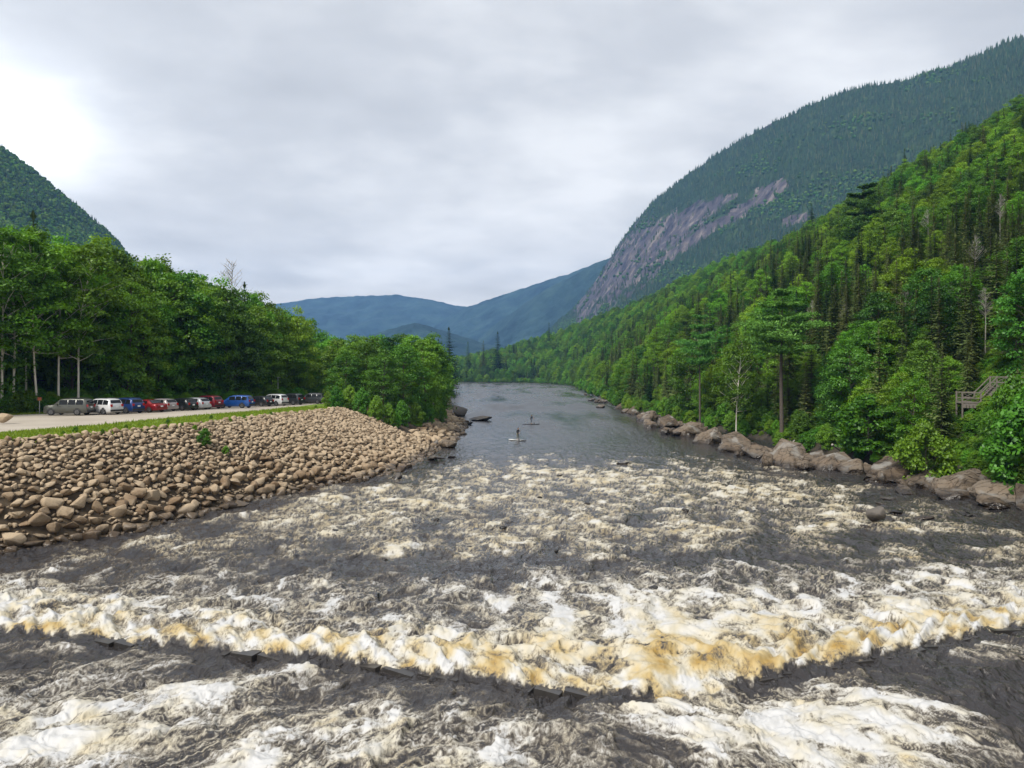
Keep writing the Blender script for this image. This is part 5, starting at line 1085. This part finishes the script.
far_sets = [([(180, 322, 6200), (240, 311, 6200), (275, 304, 6200), (310, 299, 6200), (345, 296, 6200), (372, 296, 6100), (395, 294.5, 6000), (420, 297, 5900), (445, 303, 5900), (466, 307, 6000), (490, 311, 6100), (540, 330, 6200)], [(180, 4400), (320, 4300), (440, 4300), (540, 4400)], 51, 420),
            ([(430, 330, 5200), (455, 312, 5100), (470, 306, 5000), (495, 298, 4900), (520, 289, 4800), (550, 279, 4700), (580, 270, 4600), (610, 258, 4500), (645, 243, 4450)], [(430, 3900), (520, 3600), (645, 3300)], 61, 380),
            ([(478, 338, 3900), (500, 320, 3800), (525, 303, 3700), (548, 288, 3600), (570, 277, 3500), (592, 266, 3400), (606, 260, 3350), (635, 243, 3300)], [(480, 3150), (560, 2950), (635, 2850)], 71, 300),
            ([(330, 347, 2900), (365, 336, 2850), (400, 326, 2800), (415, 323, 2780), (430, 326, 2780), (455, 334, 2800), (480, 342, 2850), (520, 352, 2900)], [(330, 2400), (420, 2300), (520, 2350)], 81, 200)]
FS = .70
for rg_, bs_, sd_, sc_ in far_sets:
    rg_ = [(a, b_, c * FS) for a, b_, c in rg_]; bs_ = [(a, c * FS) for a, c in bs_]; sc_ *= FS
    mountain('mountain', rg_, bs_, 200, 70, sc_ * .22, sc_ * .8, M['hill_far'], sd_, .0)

# the forests on the two nearer mountains
def low_conifer(name, seed, mat, wide):
    rd = random.Random(seed); V = []; F = []; SH = []
    for k in range(5):
        z0 = k * .17 + .05; z1 = z0 + .36; r = wide * (1 - k * .19)
        n = 7; b_ = len(V); a0 = rd.random() * 6
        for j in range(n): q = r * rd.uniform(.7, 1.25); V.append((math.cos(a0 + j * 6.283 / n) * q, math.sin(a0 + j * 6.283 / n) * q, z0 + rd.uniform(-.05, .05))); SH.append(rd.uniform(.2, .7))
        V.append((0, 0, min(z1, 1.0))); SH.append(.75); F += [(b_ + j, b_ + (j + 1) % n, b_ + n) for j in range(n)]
    return mesh_np(name, V, np.array(F), [mat], attrs={'shade': SH})
def low_leafy(name, seed, mat):
    rd = random.Random(seed); bm = bmesh.new(); bmesh.ops.create_icosphere(bm, subdivisions=2, radius=.36)
    for v in bm.verts: q = .75 + .5 * rd.random(); v.co = Vector((v.co.x * q, v.co.y * q, v.co.z * q + .42))
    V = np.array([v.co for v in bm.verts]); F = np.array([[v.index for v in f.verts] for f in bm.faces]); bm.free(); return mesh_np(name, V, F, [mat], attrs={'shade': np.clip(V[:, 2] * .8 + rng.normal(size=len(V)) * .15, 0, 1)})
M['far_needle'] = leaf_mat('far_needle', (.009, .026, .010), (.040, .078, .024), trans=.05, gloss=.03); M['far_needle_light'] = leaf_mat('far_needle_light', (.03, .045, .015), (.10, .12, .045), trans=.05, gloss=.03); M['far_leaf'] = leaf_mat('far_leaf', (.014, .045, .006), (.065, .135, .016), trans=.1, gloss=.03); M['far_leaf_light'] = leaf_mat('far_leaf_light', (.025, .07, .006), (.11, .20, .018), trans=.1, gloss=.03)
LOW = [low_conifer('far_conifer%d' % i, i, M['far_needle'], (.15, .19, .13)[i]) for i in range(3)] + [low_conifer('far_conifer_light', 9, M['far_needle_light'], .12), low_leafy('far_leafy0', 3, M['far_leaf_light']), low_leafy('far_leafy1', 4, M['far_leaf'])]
def mforest(name, label, P, n, rockmask, hr, leafbias, light=.2):
    nu, ns = P.shape[:2]; fi = rng.random(n) * (nu - 1.001); fj = rng.random(n) ** .9 * (ns - 2.2); i, j = fi.astype(int), fj.astype(int); u, v = (fi - i)[:, None], (fj - j)[:, None]
    Q = P[i, j] * (1 - u) * (1 - v) + P[i + 1, j] * u * (1 - v) + P[i, j + 1] * (1 - u) * v + P[i + 1, j + 1] * u * v
    a, b_ = proj(Q[:, 0], Q[:, 1], Q[:, 2]); ok = (a > -120) & (a < 1150)
    if rockmask is not None:
        rk = rockmask(Q)['rock'] + .9 * fbm(Q[:, 0] / 22, Q[:, 1] / 22 + Q[:, 2] / 22, 3, 91); ok &= (rk < .42) | ((rk < .9) & (rng.random(n) < .12))
    Q = Q[ok]; m = len(Q); dn = fbm(Q[:, 0] / 90, Q[:, 2] / 70, 4, 95); hrel = Q[:, 2] / Q[:, 2].max()
    leaf = rng.random(m) < np.clip(leafbias + 1.1 * dn - .55 * hrel, 0, .9); kd = np.where(leaf, np.where(rng.random(m) < light, 4, 5), np.array([0, 1, 2, 0, 1, 3])[rng.integers(0, 6, m)])
    h = rng.uniform(*hr, m); h = np.where(leaf, h * .75, h)
    return scatter_gn(name, label, 'forest', Q, kd, np.repeat(h[:, None], 3, 1), np.stack([0 * h, 0 * h, rng.uniform(0, 6.28, m)], 1), LOW)
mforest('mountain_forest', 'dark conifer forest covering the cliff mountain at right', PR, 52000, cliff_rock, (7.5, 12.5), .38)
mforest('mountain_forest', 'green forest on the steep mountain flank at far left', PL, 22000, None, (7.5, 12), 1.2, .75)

# ------------------------------------------------------------------ air, sky, light
SUN_AZ, SUN_EL = -138.0, 52.0
EXPO = 1.7
HAZE = 0.000135
b = MB(); b.box((0, 2150, 306), (6400, 4900, 622)); hz = b.me('haze')
m, nt, out = new_mat('haze'); v = N(nt, 'ShaderNodeVolumePrincipled'); v.inputs['Density'].default_value = HAZE; v.inputs['Color'].default_value = (.26, .52, 1.0, 1); v.inputs['Anisotropy'].default_value = 0.0
nt.links.new(v.outputs[0], out.inputs['Volume']); hz.materials.append(m); o = link('haze', hz); o['kind'] = 'stuff'; tag(o, 'blue summer haze filling the valley air', 'haze')

w = bpy.data.worlds.new('World'); scene.world = w; w.use_nodes = True; nt = w.node_tree; nt.nodes.clear(); L = nt.links
out = nt.nodes.new('ShaderNodeOutputWorld'); bg = nt.nodes.new('ShaderNodeBackground'); sky = nt.nodes.new('ShaderNodeTexSky'); sky.sky_type = 'NISHITA'; sky.sun_disc = False
sky.sun_elevation = R(SUN_EL); sky.sun_rotation = R(SUN_AZ); sky.air_density = 1.0; sky.dust_density = 2.0
tc = nt.nodes.new('ShaderNodeTexCoord'); nrm = N(nt, 'ShaderNodeVectorMath', operation='NORMALIZE'); L.new(tc.outputs['Generated'], nrm.inputs[0])
sx = nt.nodes.new('ShaderNodeSeparateXYZ'); L.new(nrm.outputs[0], sx.inputs[0])
zz = mth(nt, 'ADD', mth(nt, 'MAXIMUM', sx.outputs['Z'], 0.0), .14); cx = nt.nodes.new('ShaderNodeCombineXYZ'); L.new(mth(nt, 'DIVIDE', sx.outputs['X'], zz), cx.inputs[0]); L.new(mth(nt, 'DIVIDE', sx.outputs['Y'], zz), cx.inputs[1])
n1 = N(nt, 'ShaderNodeTexNoise'); n1.inputs['Scale'].default_value = .55; n1.inputs['Detail'].default_value = 7; n1.inputs['Roughness'].default_value = .52; n1.inputs['Distortion'].default_value = .35; L.new(cx.outputs[0], n1.inputs['Vector'])
n2 = N(nt, 'ShaderNodeTexNoise'); n2.inputs['Scale'].default_value = 2.2; n2.inputs['Detail'].default_value = 6; n2.inputs['Roughness'].default_value = .5; L.new(cx.outputs[0], n2.inputs['Vector'])
cl = mth(nt, 'ADD', mth(nt, 'MULTIPLY', n1.outputs['Fac'], .76), mth(nt, 'MULTIPLY', n2.outputs['Fac'], .24))
cr = ramp(nt, [(.38, (2.72, 2.84, 3.02)), (.48, (3.45, 3.56, 3.72)), (.58, (4.8, 4.86, 4.92))]); L.new(cl, cr.inputs[0])
def glow(px, py, wid, amt):       # thinner cloud that lets more sun through, in a fixed direction of the sky
    u, v_ = ray(px, py); d = Vector((u, 1, v_)).normalized(); dp = N(nt, 'ShaderNodeVectorMath', operation='DOT_PRODUCT'); L.new(nrm.outputs[0], dp.inputs[0]); dp.inputs[1].default_value = d
    k = mth(nt, 'DIVIDE', mth(nt, 'SUBTRACT', 1.0, dp.outputs['Value']), 1 - math.cos(R(wid))); return mth(nt, 'MULTIPLY', mth(nt, 'EXPONENT', mth(nt, 'MULTIPLY', k, -1.0)), amt)
g = mth(nt, 'ADD', glow(25, 125, 3.7, .75), glow(-40, 130, 10, .26))
hor = mth(nt, 'MULTIPLY', mth(nt, 'EXPONENT', mth(nt, 'MULTIPLY', sx.outputs['Z'], -6.5)), .62)
bri = mth(nt, 'ADD', g, mth(nt, 'MULTIPLY_ADD', n2.outputs['Fac'], .10, .86))
cm = N(nt, 'ShaderNodeVectorMath', operation='SCALE'); L.new(cr.outputs[0], cm.inputs[0]); L.new(bri, cm.inputs['Scale'])
hw = N(nt, 'ShaderNodeVectorMath', operation='SCALE'); hw.inputs[0].default_value = (4.2, 3.3, 2.1); L.new(hor, hw.inputs['Scale']); hs_ = N(nt, 'ShaderNodeVectorMath', operation='ADD'); L.new(cm.outputs[0], hs_.inputs[0]); L.new(hw.outputs[0], hs_.inputs[1])
sc2 = mixc(nt, .95, sky.outputs[0], hs_.outputs[0]); L.new(sc2, bg.inputs[0]); bg.inputs[1].default_value = .070
L.new(bg.outputs[0], out.inputs[0])
ld = bpy.data.lights.new('sun', 'SUN'); ld.energy = 1.5; ld.angle = R(22); ld.color = (1.0, .95, .86); lo = bpy.data.objects.new('sun', ld); C.objects.link(lo)
sd = Vector((math.sin(R(SUN_AZ)) * math.cos(R(SUN_EL)), math.cos(R(SUN_AZ)) * math.cos(R(SUN_EL)), math.sin(R(SUN_EL)))); lo.rotation_euler = (-sd).to_track_quat('-Z', 'Y').to_euler(); lo.location = (-60, 20, 120)

cam = bpy.data.cameras.new('camera'); co = bpy.data.objects.new('camera', cam); C.objects.link(co); co.location = (0, 0, CAM_H); co.rotation_euler = (R(90), 0, 0)
cam.sensor_width = 36; cam.lens = FPX / 1024 * 36; cam.shift_y = (HZ - 384) / 1024; cam.clip_start = .5; cam.clip_end = 20000; scene.camera = co
vs = scene.view_settings; vs.view_transform = 'Standard'; vs.look = 'None'; vs.gamma = 1; vs.exposure = EXPO; vs.use_curve_mapping = False
cy = scene.cycles; cy.use_denoising = True; cy.max_bounces = 6; cy.diffuse_bounces = 3; cy.glossy_bounces = 2; cy.transmission_bounces = 3; cy.volume_bounces = 0; cy.caustics_reflective = False; cy.caustics_refractive = False
